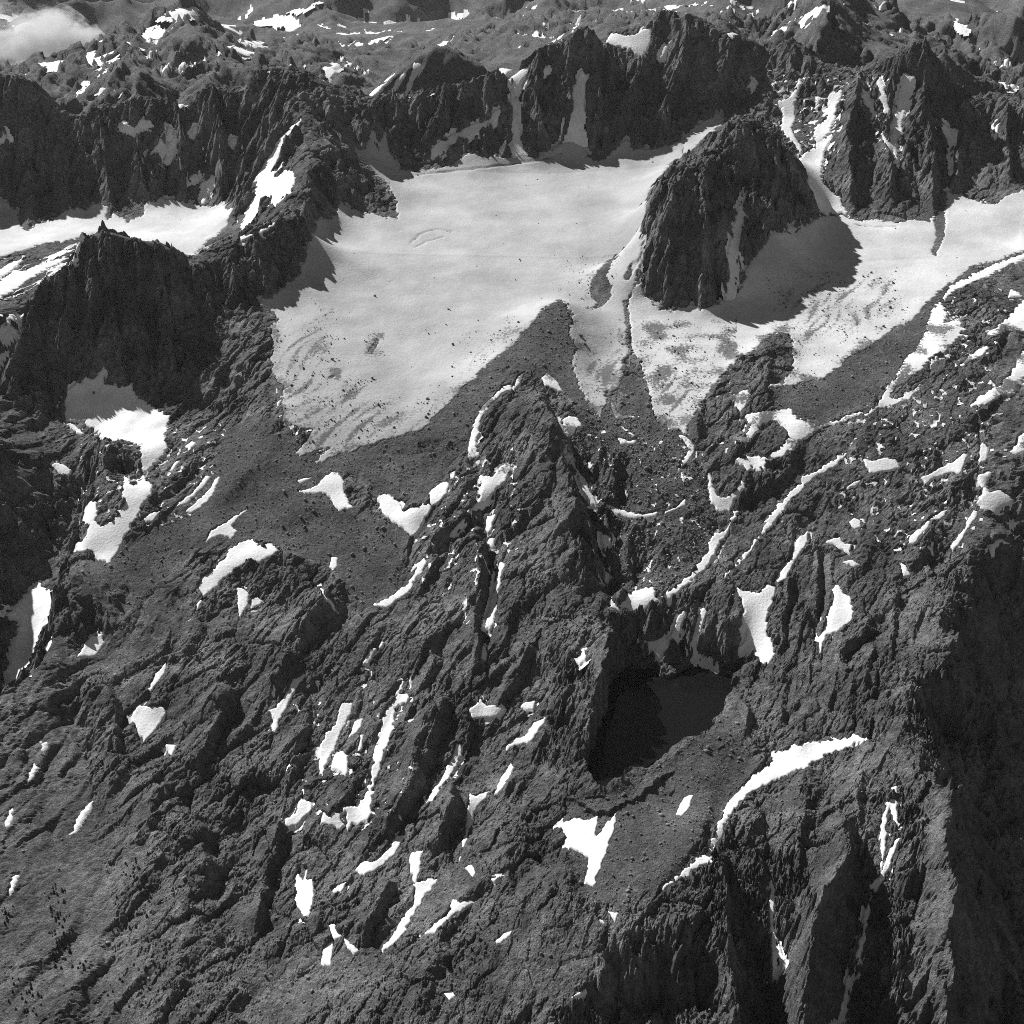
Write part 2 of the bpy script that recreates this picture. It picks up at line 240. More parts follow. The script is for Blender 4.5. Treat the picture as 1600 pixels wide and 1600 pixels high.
snow_patch|flat snow bit on the right top shore of the black tarn|1100,1045 1110,1035 1122,1032 1124,1045 1115,1049
snow_patch|tall jagged snow field right of the slabs above the black tarn|1152,918 1165,925 1185,925 1200,912 1212,915 1208,940 1200,960 1198,985 1208,1005 1210,1020 1203,1035 1190,1040 1180,1030 1165,1018 1152,1020 1165,1000 1168,985 1158,970 1165,955 1160,940
snow_patch|thin tapering snow strip above the tall jagged field|1215,908 1220,900 1230,885 1240,865 1248,845 1262,830 1262,848 1250,862 1240,880 1228,900
snow_patch|leaf shaped snow patch with a long thin tail beside a dark cleft|1280,1000 1287,980 1292,960 1300,945 1305,930 1302,920 1310,913 1315,925 1328,935 1335,958 1330,970 1320,980 1308,985 1290,990 1282,1018
snow_patch|angular snow patch above the leaf shaped one|1293,845 1300,842 1312,840 1320,850 1330,850 1328,865 1320,862 1308,855
snow_patch|small rounded snow patch above the angular one|1327,815 1335,808 1345,815 1345,825 1335,826
snow_patch|short flat snow dash below the angular patch|1318,877 1330,875 1345,882 1335,885
snow_patch|slanting snow patch in the scattered group on the right, leftmost|1418,850 1425,835 1440,825 1450,812 1456,816 1440,835 1430,848
snow_patch|small snow block alone below the slanting patch on the right|1408,880 1415,883 1423,900 1410,902
snow_patch|thin slanting snow strip in the middle of the scattered group on the right|1485,854 1500,835 1510,820 1520,798 1531,800 1515,822 1500,847 1489,860
snow_patch|short snow bar above the slanting patch of the scattered right group|1450,812 1465,803 1480,795 1476,806 1464,812
snow_patch|horned snow patch beside the dark ridge end on the right|1535,850 1545,855 1555,842 1565,838 1575,848 1560,855 1555,868 1540,865
snow_patch|flat snow strip at the right edge above the horned patch|1570,818 1590,813 1600,808 1640,800 1640,815 1600,820 1580,822
snow_patch|longest snow band of the lower right, slanting below the black tarn|1040,1385 1052,1375 1070,1360 1085,1345 1100,1335 1112,1320 1120,1300 1122,1285 1135,1260 1150,1240 1165,1225 1178,1212 1190,1205 1205,1195 1215,1175 1230,1170 1245,1163 1265,1160 1290,1160 1320,1155 1335,1147 1348,1155 1320,1170 1290,1180 1260,1195 1235,1208 1210,1218 1190,1228 1170,1240 1150,1258 1135,1280 1128,1310 1115,1325 1112,1345 1095,1352 1075,1368 1050,1385
snow_patch|bright tooth shaped snow field below the black tarn|873,1290 885,1282 905,1278 915,1282 935,1275 930,1300 925,1312 935,1305 945,1290 962,1270 962,1290 955,1305 945,1340 935,1360 930,1385 912,1380 918,1360 920,1340 905,1330 890,1325 880,1305
snow_patch|small lone snow patch between the tooth shaped field and the slanting band|1057,1272 1062,1258 1072,1245 1082,1243 1076,1265 1066,1273
snow_patch|small hooked snow sliver below the tooth shaped field|946,1420 955,1424 966,1425 961,1442 955,1429
snow_patch|tiny snow dash left of the hooked sliver|932,1434 945,1438 946,1444 938,1441
snow_couloir|bright snow in the steep gully between the lower right ribs|1358,1382 1370,1372 1385,1350 1392,1325 1400,1308 1408,1308 1400,1325 1390,1350 1382,1370 1367,1396
snow_patch|tiny bright snow triangle at the head of the lower right gully|1388,1231 1402,1226 1403,1241
snow_couloir|shaded grey snow at the head of the lower right gully|1375,1370 1378,1320 1378,1280 1390,1245 1400,1250 1402,1290 1396,1280 1390,1260 1385,1290 1382,1330 1378,1365
snow_couloir|shaded grey snow thread in the dark cleft, leftmost of the lower right|1203,1370 1212,1390 1209,1430 1214,1480 1225,1500 1215,1540 1205,1530 1206,1490 1202,1440
snow_couloir|shaded grey snow thread below the bright gully at the bottom right|1308,1600 1322,1540 1338,1490 1355,1420 1362,1400 1360,1412 1352,1460 1338,1520 1327,1560 1320,1600
snow_patch|snow patch at the lower end of the broad gully, leftmost|443,1280 455,1275 463,1270 468,1250 470,1245 485,1255 487,1265 475,1275 462,1290 452,1293
snow_patch|ragged snow patch between the leftmost one and the long gully's foot|498,1290 505,1268 515,1275 520,1265 530,1272 535,1285 540,1290 530,1298 520,1290 505,1288
snow_patch|tall oval snow patch beside the dark lower left ravine|462,1385 465,1365 473,1375 480,1358 478,1375 488,1372 490,1400 483,1430 475,1430 462,1415 460,1405
snow_patch|small slanting snow dash right of the tall oval patch|516,1391 525,1384 541,1377 536,1390 522,1396
snow_patch|boot shaped snow strip up right of the small slanting dash|555,1360 562,1348 580,1347 595,1340 610,1325 622,1308 632,1305 625,1320 612,1340 600,1352 580,1360 562,1366
snow_couloir|long Y shaped snow gully in the lower middle|640,1342 650,1330 662,1327 655,1350 653,1375 670,1374 683,1372 680,1385 665,1398 655,1415 640,1440 628,1460 615,1475 600,1485 597,1482 612,1470 618,1455 630,1435 645,1415 648,1390 645,1365
snow_couloir|tapering snow gully under a dark rock step, right of the Y gully|730,1260 735,1240 745,1243 765,1237 756,1250 742,1270 735,1290 728,1315 719,1342 724,1315 730,1290
snow_patch|slanting bright snow patch right of the Y gully's foot|663,1458 680,1443 695,1430 703,1422 707,1404 720,1408 735,1405 743,1415 725,1420 710,1430 695,1440 680,1456
snow_patch|small snow knob at the bottom, top of a broken chain|514,1448 522,1444 531,1460 536,1466 522,1471
snow_patch|speckled snow patch at the bottom, left end of a broken chain|502,1505 505,1485 515,1470 523,1470 519,1490 516,1508
snow_patch|thin snow dash at the bottom, right end of a broken chain|539,1467 550,1474 564,1488 555,1492 543,1480
snow_patch|tiny curved snow bit above the slanting bright patch|727,1356 737,1351 744,1365 738,1369
snow_patch|tiny flat snow bit right of the tiny curved one|764,1374 781,1369 774,1377
snow_patch|snow dash beside the shrubby band at the bottom centre|775,1471 785,1460 801,1452 797,1463 781,1473
snow_patch|tiny snow dab under the dark block at the bottom centre|694,1553 708,1550 711,1556 703,1562
snow_patch|slim bright snow strip on the lower left slope|105,1305 115,1300 120,1280 132,1262 145,1252 144,1263 131,1285 118,1304
snow_patch|small snow strip in a groove at the far lower left, lower|8,1287 14,1265 21,1261 19,1273 12,1289
snow_patch|small snow strip in a groove at the far lower left, upper|39,1226 46,1208 54,1194 61,1199 51,1215
snow_patch|small bright snow patch at the far lower left above dark shrubs|13,1390 20,1365 31,1365 23,1385 17,1397
snow_couloir|thin slanting snow gully up right of the tapering one|772,1240 785,1212 798,1194 804,1199 792,1218 778,1240
snow_patch|tiny snow dash near the bottom centre, left of the dark cliff edge|893,1556 904,1549 911,1546 909,1555
snow_patch|large shaded grey snow field in the deep black cirque at the left edge|-20,950 15,960 45,925 60,915 75,930 80,960 68,1000 50,1045 30,1070 15,1078 10,1050 24,1000 27,970
snow_couloir|pale shaded snow gully splitting the rock buttress|1136,470 1138,400 1144,372 1156,320 1165,298 1170,305 1160,345 1154,400 1152,440 1148,468'''
HOLES_TXT = '''965,400 945,412 930,430 922,450 925,465 935,475 925,485 940,480 955,462 955,448 948,430 955,412 966,402
1000,400 985,415 975,435 980,440 990,425 1005,405
590,530 582,540 577,550 580,552 592,535
520,585 512,592 520,590 524,586
974,470 980,510 984,548 989,548 985,510 979,470
1460,340 1478,340 1475,370 1462,400 1456,395 1465,370'''
RIBS_TXT = '''26|110|28|760,845 752,900 745,980 738,1060
26|110|28|695,1095 683,1150 652,1225 618,1285 600,1308
24|70|30|704,1235 700,1290 682,1345
22|110|26|520,940 490,980 455,1040 415,1100
24|110|34|300,1290 318,1320 322,1400
20|90|22|165,1080 182,1130 185,1180
12|100|16|1122,1225 1098,1300 1068,1340 1020,1390
14|80|20|482,1110 466,1170 452,1230
16|60|18|1160,790 1170,740 1140,700
16|80|20|1235,900 1225,960 1210,1040
14|60|16|1400,930 1395,980 1385,1030
14|60|16|1362,1005 1355,1050 1345,1080
24|90|24|440,1290 420,1380 400,1470
20|90|24|370,1080 330,1160 300,1220
16|80|20|668,1130 652,1190 638,1240
18|80|22|830,1010 800,1070 770,1130
20|80|22|612,1385 585,1440 568,1472
14|60|18|850,1140 830,1200 800,1260
48|150|32|842,625 866,700 886,760 908,820 926,880 938,945
30|110|26|980,1015 968,1060 955,1120 935,1190
55|60|28|1010,100 985,170 962,225
55|60|28|1080,60 1060,130 1030,212
50|60|28|1150,70 1130,120 1105,188
45|55|26|925,75 935,150 932,232
45|55|26|845,90 835,160 848,232
35|55|24|700,140 690,200 660,242
35|55|24|610,150 620,190 615,230
45|60|28|330,142 345,230 350,310
45|60|28|150,182 165,250 172,328
45|60|28|30,140 45,250 48,350
40|55|24|210,172 215,250 225,312
40|55|24|275,168 285,240 285,305
40|55|24|90,190 100,260 105,322
40|60|28|1400,112 1385,200 1390,325
40|60|28|1345,122 1320,220 1330,328
40|55|26|1440,112 1450,220 1460,330
40|55|26|1510,160 1500,230 1495,298
35|55|26|1570,160 1575,280
32|50|22|168,400 172,480 180,575
30|50|22|246,405 255,480 270,600
26|50|22|110,430 100,520 95,600
24|45|22|1050,300 1045,380 1040,465
24|45|22|1105,260 1100,350 1095,465
24|45|22|1215,220 1205,300 1190,395
150|330|260|1290,10 1280,60 1262,105
120|300|240|285,50 300,95 292,140
80|240|180|190,88 205,125 215,160
90|260|200|1480,90 1440,110 1420,135
70|240|180|360,82 350,110 345,130
120|400|300|640,34 640,55
120|400|300|520,34 525,58
120|400|300|860,30 850,50
120|350|300|1120,20 1100,45
40|60|20|1482,1245 1480,1320 1482,1400 1488,1440 1484,1500 1484,1590
38|55|18|1328,1300 1322,1370 1286,1430 1266,1490 1248,1585
38|50|18|1128,1345 1134,1440 1140,1520 1146,1590
17|45|16|1060,1440 1075,1500 1080,1555
17|40|16|1180,1330 1190,1400
40|50|20|1540,1085 1555,1160 1570,1235
32|40|18|1500,1090 1520,1170 1530,1225
12|70|45|320,835 350,770 410,725 490,735
12|70|45|400,835 470,795 560,800 632,838
10|60|40|420,700 380,740 350,800'''
CLEFTS_TXT = '''20|16|1288,850 1284,890 1290,920 1280,970 1274,1010
12|12|1250,830 1235,870 1205,920
12|14|100,1110 115,1085 130,1062
12|14|90,1160 75,1200 55,1230
10|12|1235,1060 1230,1100 1228,1140
12|12|770,1560 730,1540 700,1500
22|34|738,700 755,790 768,880 758,985
34|30|1150,445 1143,385 1158,320 1172,255'''
CRESTS_TXT = '''0,118 45,125 60,140 80,160 110,180 125,182 145,172 165,162 215,158 250,160 300,162 325,140 345,138 390,137 400,112 420,103 455,105 480,112 500,125 530,138 560,146 620,150 660,143 700,135 740,128 775,106 790,118
815,100 840,75 870,62 890,48 905,40 925,55 935,65
950,48 1000,35 1020,25 1035,15 1055,35 1075,28 1095,40 1115,55 1150,60 1185,75
1192,95 1225,72 1245,82 1265,95 1280,108
1300,112 1345,110 1400,100 1430,95 1470,130 1510,150 1560,150 1600,150
25,540 40,510 55,470 75,440 100,420 120,395 135,368 165,357 190,365 215,375 245,375 265,385 300,405
1110,240 1135,205 1160,190 1178,183 1200,200 1230,235 1250,270 1270,310
575,145 610,118 650,80 690,75 715,85 745,95 757,110
1600,848 1530,880 1515,930 1505,980 1490,1030 1470,1065 1425,1085 1418,1120 1430,1200 1440,1235
1480,1240 1478,1300 1480,1400 1490,1430 1485,1500
1325,1370 1285,1430 1265,1490 1245,1590
1130,1370 1135,1440 1140,1520 1145,1590
940,1542 980,1522 1020,1505 1050,1512 1090,1545'''
# ---------------------------------------------------------------- control points of the land
PTS = []
def add(px, py, Y): PTS.append(ground(px, py, Y))
def pts(s):
    for tok in s.split():
        a = [float(v) for v in tok.split(',')]; add(*a)
def line(s, back=(), step=14):
    L = [[float(v) for v in t.split(',')] for t in s.split()]
    for i in range(len(L)-1):
        a, b = L[i], L[i+1]; n = max(1, int(math.hypot(b[0]-a[0], b[1]-a[1])/step))
        for k in range(n + (i == len(L)-2)):
            t = k/n; q = [a[j]+(b[j]-a[j])*t for j in range(3)]
            g = ground(*q); PTS.append(g)
            for dY, dz in back:
                PTS.append((g[0]*(g[1]+dY)/g[1], g[1]+dY, g[2]+dz))

# main glacier
pts("""620,268,5420 700,262,5460 800,258,5480 850,245,5520 900,235,5560 960,232,5560 1000,232,5560 1060,218,5560 1110,185,5650 1130,178,5680
640,330,5090 750,300,5260 850,290,5310 950,270,5400 1040,260,5420 530,380,4780 600,370,4850 700,360,4900 800,350,4960 900,340,5010 980,330,5050 1015,330,5040
560,450,4480 660,440,4530 760,430,4580 880,420,4620 960,410,4660 1000,400,4690 500,500,4250 600,500,4270 700,500,4280 800,490,4320 930,480,4370 990,480,4350
450,560,4030 550,560,4050 650,560,4060 730,560,4070 460,630,3830 550,630,3840 640,630,3850 500,690,3700 560,690,3690
930,560,4080 980,560,4060 1050,540,4130 1100,540,4120 1000,620,3860 1060,650,3770 950,620,3870""")
# right glacier
pts("""1300,345,5010 1400,360,4900 1480,310,5180 1550,330,5050 1600,310,5150 1700,310,5150 1250,420,4640 1350,420,4640 1450,410,4680 1540,390,4780 1600,370,4880
1150,480,4370 1250,480,4370 1350,480,4370 1420,470,4400 1200,540,4120 1270,560,4060 1330,540,4120 1210,600,3900""")
# headwall crest
B1 = [(130, -110), (330, -290), (620, -430)]
line("""-700,150,5500 -400,140,5560 -200,125,5600 0,118,5620 25,120,5620 45,125,5625 60,140,5630 80,160,5640 110,180,5650 125,182,5650 145,172,5650 165,162,5650 185,168,5650 215,158,5650
250,160,5650 280,165,5650 300,162,5650 325,140,5660 345,138,5660 390,137,5665 400,112,5670 420,103,5680 455,105,5680 480,112,5685 500,125,5690 530,138,5690 560,146,5700 580,150,5710
620,150,5720 660,143,5730 700,135,5740 740,128,5750 755,118,5755 775,106,5760 790,118,5770 802,150,5740 815,100,5800 840,75,5830 870,62,5850 890,48,5870 905,40,5880 915,42,5880 925,55,5880 935,65,5880""", B1, 11)
line("""940,62,5960 950,48,5990 1000,35,5990 1020,25,5990 1035,15,5990 1045,20,5970 1055,35,5950 1075,28,5950 1095,40,5940 1115,55,5930 1150,60,5920 1165,65,5910 1185,75,5900 1192,95,5880 1205,85,5890
1225,72,5900 1245,82,5890 1265,95,5880 1280,108,5830 1300,112,5800 1345,110,5780 1360,105,5770 1400,100,5760 1430,95,5740 1445,110,5730 1470,130,5720 1510,150,5700 1560,150,5680 1600,150,5660 1750,150,5600 1900,120,5600""", B1, 11)
pts("945,85,5860 985,78,5870 1010,90,5850 970,60,5930")
pts("700,200,5620 620,210,5600 740,170,5680 830,160,5690 860,110,5780 905,110,5760 890,180,5610 950,150,5720 1000,150,5720 1060,130,5760 1100,130,5760 1000,200,5620 1140,140,5730 1150,100,5830 1060,80,5860")
# foot of the headwall and the small left glacier
pts("""0,318,5330 45,362,5120 100,332,5250 165,322,5300 190,355,5130 230,320,5320 280,315,5340 350,322,5290 30,385,4900 100,370,4960 0,390,4860 250,370,4960 300,398,4820 340,340,5150
0,450,4560 50,430,4640 100,400,4770 0,500,4330 0,560,4120 -80,560,4150 -80,400,4800 -100,330,5250 50,240,5470 130,240,5500 200,240,5500 300,240,5500 60,290,5380 170,280,5420 300,290,5400 380,220,5480 380,170,5580""")
# spur from the high left summit
line("420,103,5680 450,150,5540 470,185,5400 478,230,5230 482,280,5020 478,320,4830 468,343,4680")
pts("""400,330,5030 380,352,4930 420,240,5330 400,300,5130 440,260,5230 500,362,4850 540,332,5030 600,335,5030 625,300,5200 600,262,5430 540,250,5270 580,200,5480 600,290,5240 520,200,5440 510,320,5000""")
# arete and rock buttress between the glaciers
line("1160,190,4950 1172,186,5150 1178,183,5560")
pts("1180,140,5730 1180,100,5850 1215,150,5700 1250,130,5760 1215,110,5830 1230,190,5590 1260,170,5640")
line("1160,189,4950 1126,203,4930 1096,238,4880 1058,254,4800 1028,290,4650 1014,330,4580 1007,400,4480 1002,455,4410")
line("1168,187,5080 1200,200,5160 1230,235,5180 1250,270,5130 1270,310,5050 1285,335,5020")
pts("""1060,400,4430 1100,330,4560 1130,300,4690 1100,450,4350 1010,470,4390 1050,487,4330 1080,482,4345 1130,480,4370 1180,465,4430 1150,470,4420 1220,350,4700 1200,400,4560 1150,420,4480 1190,290,4790 1250,400,4720 1280,370,4850
1285,330,5080 1262,255,5330 1300,190,5520 1310,150,5640""")
# right wall
pts("1300,335,5060 1340,345,5010 1380,340,5030 1420,345,5010 1460,340,5040 1480,300,5230 1500,305,5210 1540,310,5180 1600,290,5260 1700,280,5260")
line("1345,112,5770 1335,160,5600 1330,210,5430 1335,270,5240")
line("1430,97,5740 1435,150,5600 1425,220,5400 1420,290,5200")
line("1400,235,5400 1393,180,5580", step=20)
line("1490,270,5340 1487,220,5480", step=20)
line("1530,148,5690 1545,200,5540 1545,270,5320", step=20)
# dark left peak
line("-120,760,3780 -60,690,3880 0,600,4000 25,540,4080 40,510,4120 55,470,4180 75,440,4210 100,420,4240 120,395,4270 135,368,4300 165,357,4320 190,365,4330 215,375,4345 245,375,4360 265,385,4380", [(90, -95), (170, -170)], 11)
line("265,385,4380 300,405,4420 345,385,4480 400,358,4540 440,342,4620 468,343,4680", [(80, -35)], 11)
pts("""490,372,4740 465,425,4530 420,480,4330 420,520,4180 440,600,3920 440,640,3800 400,430,4390 170,450,4210 170,550,4070 150,620,3980 230,640,3940 330,650,3900 100,500,4150 60,600,4000 80,650,3930 300,500,4250 300,580,4060 380,520,4170 390,600,3960
0,680,3800 60,720,3700 40,800,3500 30,900,3340 30,1000,3160 10,1060,3070 -100,900,3380 -100,1100,3060""")
line("150,700,3660 130,790,3470 100,880,3250 85,930,3130 75,990,3000 40,1050,2900 0,1090,2840 -60,1130,2780 -160,1180,2700", [(50, -65)], 12)
# left and middle slopes
pts("""150,880,3250 300,800,3450 200,750,3580 350,700,3680 400,760,3530 500,800,3450 560,870,3300 450,870,3300 300,900,3220 200,950,3100 140,1010,2990 100,1100,2810 50,1200,2640 0,1300,2480 200,1100,2830 300,1050,2930 400,1000,3030
350,1150,2750 230,1130,2790 100,1300,2480 250,1300,2480 0,1450,2230 0,1600,2000 150,1450,2230 150,1600,2000 300,1400,2300 300,1600,2000 420,1500,2170 420,1400,2370 380,1300,2520 -150,1600,2000 -150,1300,2500
800,1600,2000 600,1600,2000 450,1600,2010 700,1500,2150 800,1400,2290 950,1400,2258 900,1300,2435 850,1200,2680 700,1300,2490 600,1400,2320 500,1300,2490 600,1200,2670 500,1100,2850 700,1100,2860 800,1050,2950 600,1000,3040 700,950,3140 750,850,3340 700,800,3440 800,780,3480
500,950,3130 430,930,3190 640,830,3390 600,780,3500 700,720,3620 500,760,3540""")
pts(" ".join("%d,1800,1750 %d,2200,1400" % (x, x) for x in (-300, 0, 300, 600, 900, 1200, 1500, 1900)))
# lateral moraine with its rock head
line("500,715,3640 600,695,3680 660,665,3740 700,628,3830 740,592,3930 780,562,4010 820,515,4160 850,482,4250 875,470,4275 888,480,4250 890,520,4140 898,580,3970 925,640,3800 935,690,3690")
# rocky rib down the middle, dropping sharply on its right
line("800,570,3960 830,610,3880 850,650,3790 870,700,3670 885,760,3540 900,830,3390 910,900,3250 918,940,3180 945,975,3090 960,982,3040 985,1010,2960 985,1045,2880 968,1100,2760 948,1160,2660 930,1210,2585")
pts("895,720,3640 912,760,3580 942,830,3470 952,890,3370 948,945,3260 800,680,3680 780,900,3230 850,980,3070 880,1080,2880 860,1140,2780 750,700,3660")
# rock glacier basin
pts("960,700,3640 1040,700,3640 1000,760,3520 1060,790,3450 1000,850,3350 1100,850,3350 1000,930,3195 1050,905,3245 950,965,3130 1120,740,3560 1110,830,3390 960,800,3440 1090,700,3650")
# tarn shore
LAKE_Z = 330.0
pts("1050,1000,3110 1020,950,3170 1100,1000,3090 1080,1030,3085 1150,1048,3050")
line("985,1050,3060 1030,1060,3010 1060,1110,2890 1020,1150,2790 970,1190,2690 940,1225,2590", step=25)
line("1160,1060,3010 1155,1090,2930 1125,1120,2830 1105,1147,2760 1062,1170,2700 1012,1200,2630 940,1245,2520", step=20)
# right slopes
pts("""1200,700,3650 1300,700,3650 1400,690,3680 1500,690,3680 1600,680,3700 1700,680,3700 1200,620,3850 1300,640,3790 1400,560,4030 1540,480,4330 1600,450,4480 1700,450,4480 1600,550,4060 1500,600,3900
1200,800,3450 1300,800,3450 1400,800,3450 1500,800,3460 1600,800,3470 1700,800,3470 1200,900,3250 1300,900,3250 1400,900,3260 1470,880,3310 1150,970,3120 1250,1000,3060 1350,1000,3060 1430,1000,3030
1200,1060,2960 1300,1100,2860 1400,1080,2850 1250,1180,2720 1340,1160,2740 1150,1200,2670 1100,1300,2430 1000,1300,2425 950,1262,2500 1050,1250,2560 1100,1220,2590 1000,1350,2335 1100,1360,2330 1200,1250,2590 1300,1230,2610 1380,1230,2580""")
line("1215,603,3900 1300,585,3960 1350,548,4080 1400,518,4190 1440,480,4320 1480,445,4470 1520,420,4590 1560,405,4660 1600,393,4710 1700,370,4800")
# lower right ridge and its ribs
line("1700,830,3420 1600,848,3380 1560,858,3350 1530,880,3290 1515,930,3180 1505,980,3080 1490,1030,2950 1470,1065,2880 1425,1085,2820 1418,1120,2770 1425,1160,2690 1430,1200,2610 1440,1235,2550")
pts("1560,1000,3170 1600,1000,3200 1600,900,3430 1560,930,3310 1600,1100,3070 1540,1100,3020 1480,1150,2820 1560,1200,2800 1600,1200,2840 1700,1100,3150 1700,1300,2760 1450,1130,2850")
line("1480,1240,2520 1478,1300,2410 1480,1400,2270 1490,1430,2230 1485,1500,2130 1485,1600,2010 1485,1800,1800")
pts("1530,1250,2680 1530,1300,2590 1560,1300,2630 1540,1400,2430 1560,1500,2320 1560,1600,2200 1640,1400,2520 1640,1600,2260 1560,1800,1960 1620,1300,2690")
line("1395,1270,2530 1390,1300,2480 1375,1390,2350 1340,1480,2230 1310,1600,2110 1290,1800,1900", step=25)
line("1290,1240,2590 1320,1300,2460 1325,1370,2330 1285,1430,2240 1265,1490,2150 1245,1600,2020 1235,1800,1800")
line("1205,1320,2440 1205,1380,2370 1207,1450,2290 1210,1540,2190 1205,1600,2130 1200,1800,1930", step=25)
line("1125,1340,2400 1130,1370,2345 1135,1440,2240 1140,1520,2130 1145,1600,2020 1150,1800,1800")
line("880,1590,2010 940,1542,2085 980,1522,2115 1020,1505,2140 1050,1512,2130 1090,1545,2090", step=16)
pts("1050,1400,2262 1030,1600,2120 960,1600,2100 1090,1600,2090 1030,1800,1900 1000,1450,2185")
# ---- country behind the crest
line("575,145,6470 610,118,6520 650,80,6580 675,68,6600 690,75,6600 715,85,6580 745,95,6540 757,110,6500", [(150, -90), (400, -260)])
pts("640,140,6430 700,128,6430 620,142,6430 600,144,6430")
line("20,140,8700 60,132,8650 150,100,8600 200,76,8600 240,58,8600 270,45,8600 285,46,8600 300,50,8600 330,62,8650 360,76,8700 420,92,8800 470,108,8850", [(500, -170), (1200, -420)])
pts("250,100,8000 180,130,7800 330,110,7900 400,125,7700 110,150,7800 130,170,7500 280,150,7500 220,165,7300")
pts("0,100,9600 60,110,9300 100,75,10600 40,60,11200 0,40,12200 150,60,11200 200,40,12600")
line("400,105,7900 440,98,7950 480,95,8000 540,110,7900 600,128,7700", [(300, -80)])
line("330,28,13500 420,30,13400 520,30,13400 600,28,13400 680,30,13300 740,22,13400 800,30,13000", [(700, -40)])
pts("400,56,12500 480,64,12200 560,64,12200 620,62,12200 700,60,12200 760,60,12000 500,84,10500 600,90,10200 650,66,11900 720,85,10300 780,75,10800")
line("-300,-30,19000 0,-25,19000 100,-10,18500 230,-25,18000 330,-15,18500 450,-28,19000 640,-22,19000 800,-30,19000 1000,-25,18000 1200,-28,17000 1400,-20,18000 1600,-30,18000 1900,-20,18000", step=40)
pts(" ".join("%d,%d,%d" % (x, y, Y) for x, y, Y in [(100,10,15500),(300,8,15500),(600,5,16000),(900,15,14000),(850,45,11800),(950,20,13000),(980,30,9500),(1100,20,11000),(1150,10,11500)]))
line("1210,65,7900 1240,40,7950 1270,18,8000 1290,4,8000 1330,8,7950 1400,30,7800 1450,60,7500 1500,90,7200 1560,125,6900 1620,145,6800 1750,170,6700", [(400, -140), (1000, -330)])
pts("1300,90,6900 1350,80,7000 1420,85,6950 1480,110,6700 1200,85,7300 1540,90,7900 1500,40,9500 1580,60,8900 1600,110,7600 1450,20,10500 1550,10,12500 1380,100,6700 1600,30,11000")
for X in np.linspace(-14000, 14000, 15):
    PTS.append((X, 34000, 900)); PTS.append((X, 26000, 760+200*math.sin(X)))
# high ridge outside the left edge that keeps the cirque in shade
for X, Y, z in ((-1560,2500,560),(-1530,2800,640),(-1540,3000,720),(-1560,3250,800),(-1600,3500,850),(-1680,3750,880),(-1760,4000,900)):
    PTS.append((X, Y, z)); PTS.append((X-400, Y, z-150)); PTS.append((X+60, Y-20, z-130))
P = np.array(PTS, dtype=np.float64)
# thin out near-duplicate points
keep = []; seen = {}
for i, p in enumerate(P):
    k = (round(p[0]/9), round(p[1]/9))
    if k in seen: continue
    seen[k] = 1; keep.append(i)
P = P[keep]

def rbf_fit(P, lam=3.0):
    n = len(P); S = 1000.0
    d = np.sqrt(((P[:, None, :2]-P[None, :, :2])**2).sum(-1))/S
    A = np.zeros((n+3, n+3)); A[:n, :n] = -d - 0 + np.eye(n)*(-lam/S*0.0)
    A[:n, :n] += np.eye(n)*(lam/S)*1.0
    A[:n, n] = 1; A[:n, n+1:] = P[:, :2]/S; A[n, :n] = 1; A[n+1:, :n] = P[:, :2].T/S
    b = np.zeros(n+3); b[:n] = P[:, 2]
    return np.linalg.solve(A, b)
def rbf_eval(w, P, x, y):
    S = 1000.0; n = len(P); out = np.empty(x.size, np.float32)
    px = (P[:, 0]/S).astype(np.float32); py = (P[:, 1]/S).astype(np.float32); ww = w[:n].astype(np.float32)
    xs = (x.ravel()/S).astype(np.float32); ys = (y.ravel()/S).astype(np.float32)
    CH = 20000
    for i in range(0, x.size, CH):
        a = xs[i:i+CH, None]-px[None]; a *= a
        b = ys[i:i+CH, None]-py[None]; b *= b
        a += b; np.sqrt(a, out=a)
        out[i:i+CH] = -(a @ ww) + w[n] + w[n+1]*xs[i:i+CH] + w[n+2]*ys[i:i+CH]
    return out.reshape(x.shape)

# ---------------------------------------------------------------- grid of the land: finer where the ground is near or steep
cols = np.concatenate([np.linspace(-1.15, -.64, 20), np.arange(-.63, -.51, .006), np.arange(-.505, -.365, .0026), np.arange(-.365, .365, .00095), np.arange(.365, .505, .0026), np.linspace(.52, .7, 8)])
def rows_of(segs):
    out = []
    for a, b, d in segs: out.append(np.arange(a, b, d))
    return np.concatenate(out)
yr = rows_of([(1350, 1900, 12), (1900, 3250, 3.2), (3250, 3800, 3.3), (3800, 4720, 2.5), (4720, 5430, 5.2), (5430, 6020, 3.0)])
far = [yr[-1]+4]
while far[-1] < 31000: far.append(far[-1]+max(5.0, (far[-1]-5700)*.0065+3))
yr = np.concatenate([yr, far])
NC, NR = len(cols), len(yr)
A_, Y_ = np.meshgrid(cols, yr)            # rows x columns
X_ = (A_*Y_).astype(np.float32); Y_ = Y_.astype(np.float32); A_ = A_.astype(np.float32)
dA = np.gradient(cols).astype(np.float32)[None, :]; dY = np.gradient(yr).astype(np.float32)[:, None]
SPC = np.maximum(np.minimum(Y_*dA, 400), dY*0.8)     # spacing, to leave out detail the grid cannot carry
def grad(Z):
    zx = np.gradient(Z, axis=1)/(Y_*dA)
    zy = np.gradient(Z, axis=0)/dY - A_*zx
    return zx, zy
def fade(lam): return np.clip((lam/SPC-2.0)/2.0, 0, 1)
print('grid', NR, NC, NR*NC, 'points', len(P))

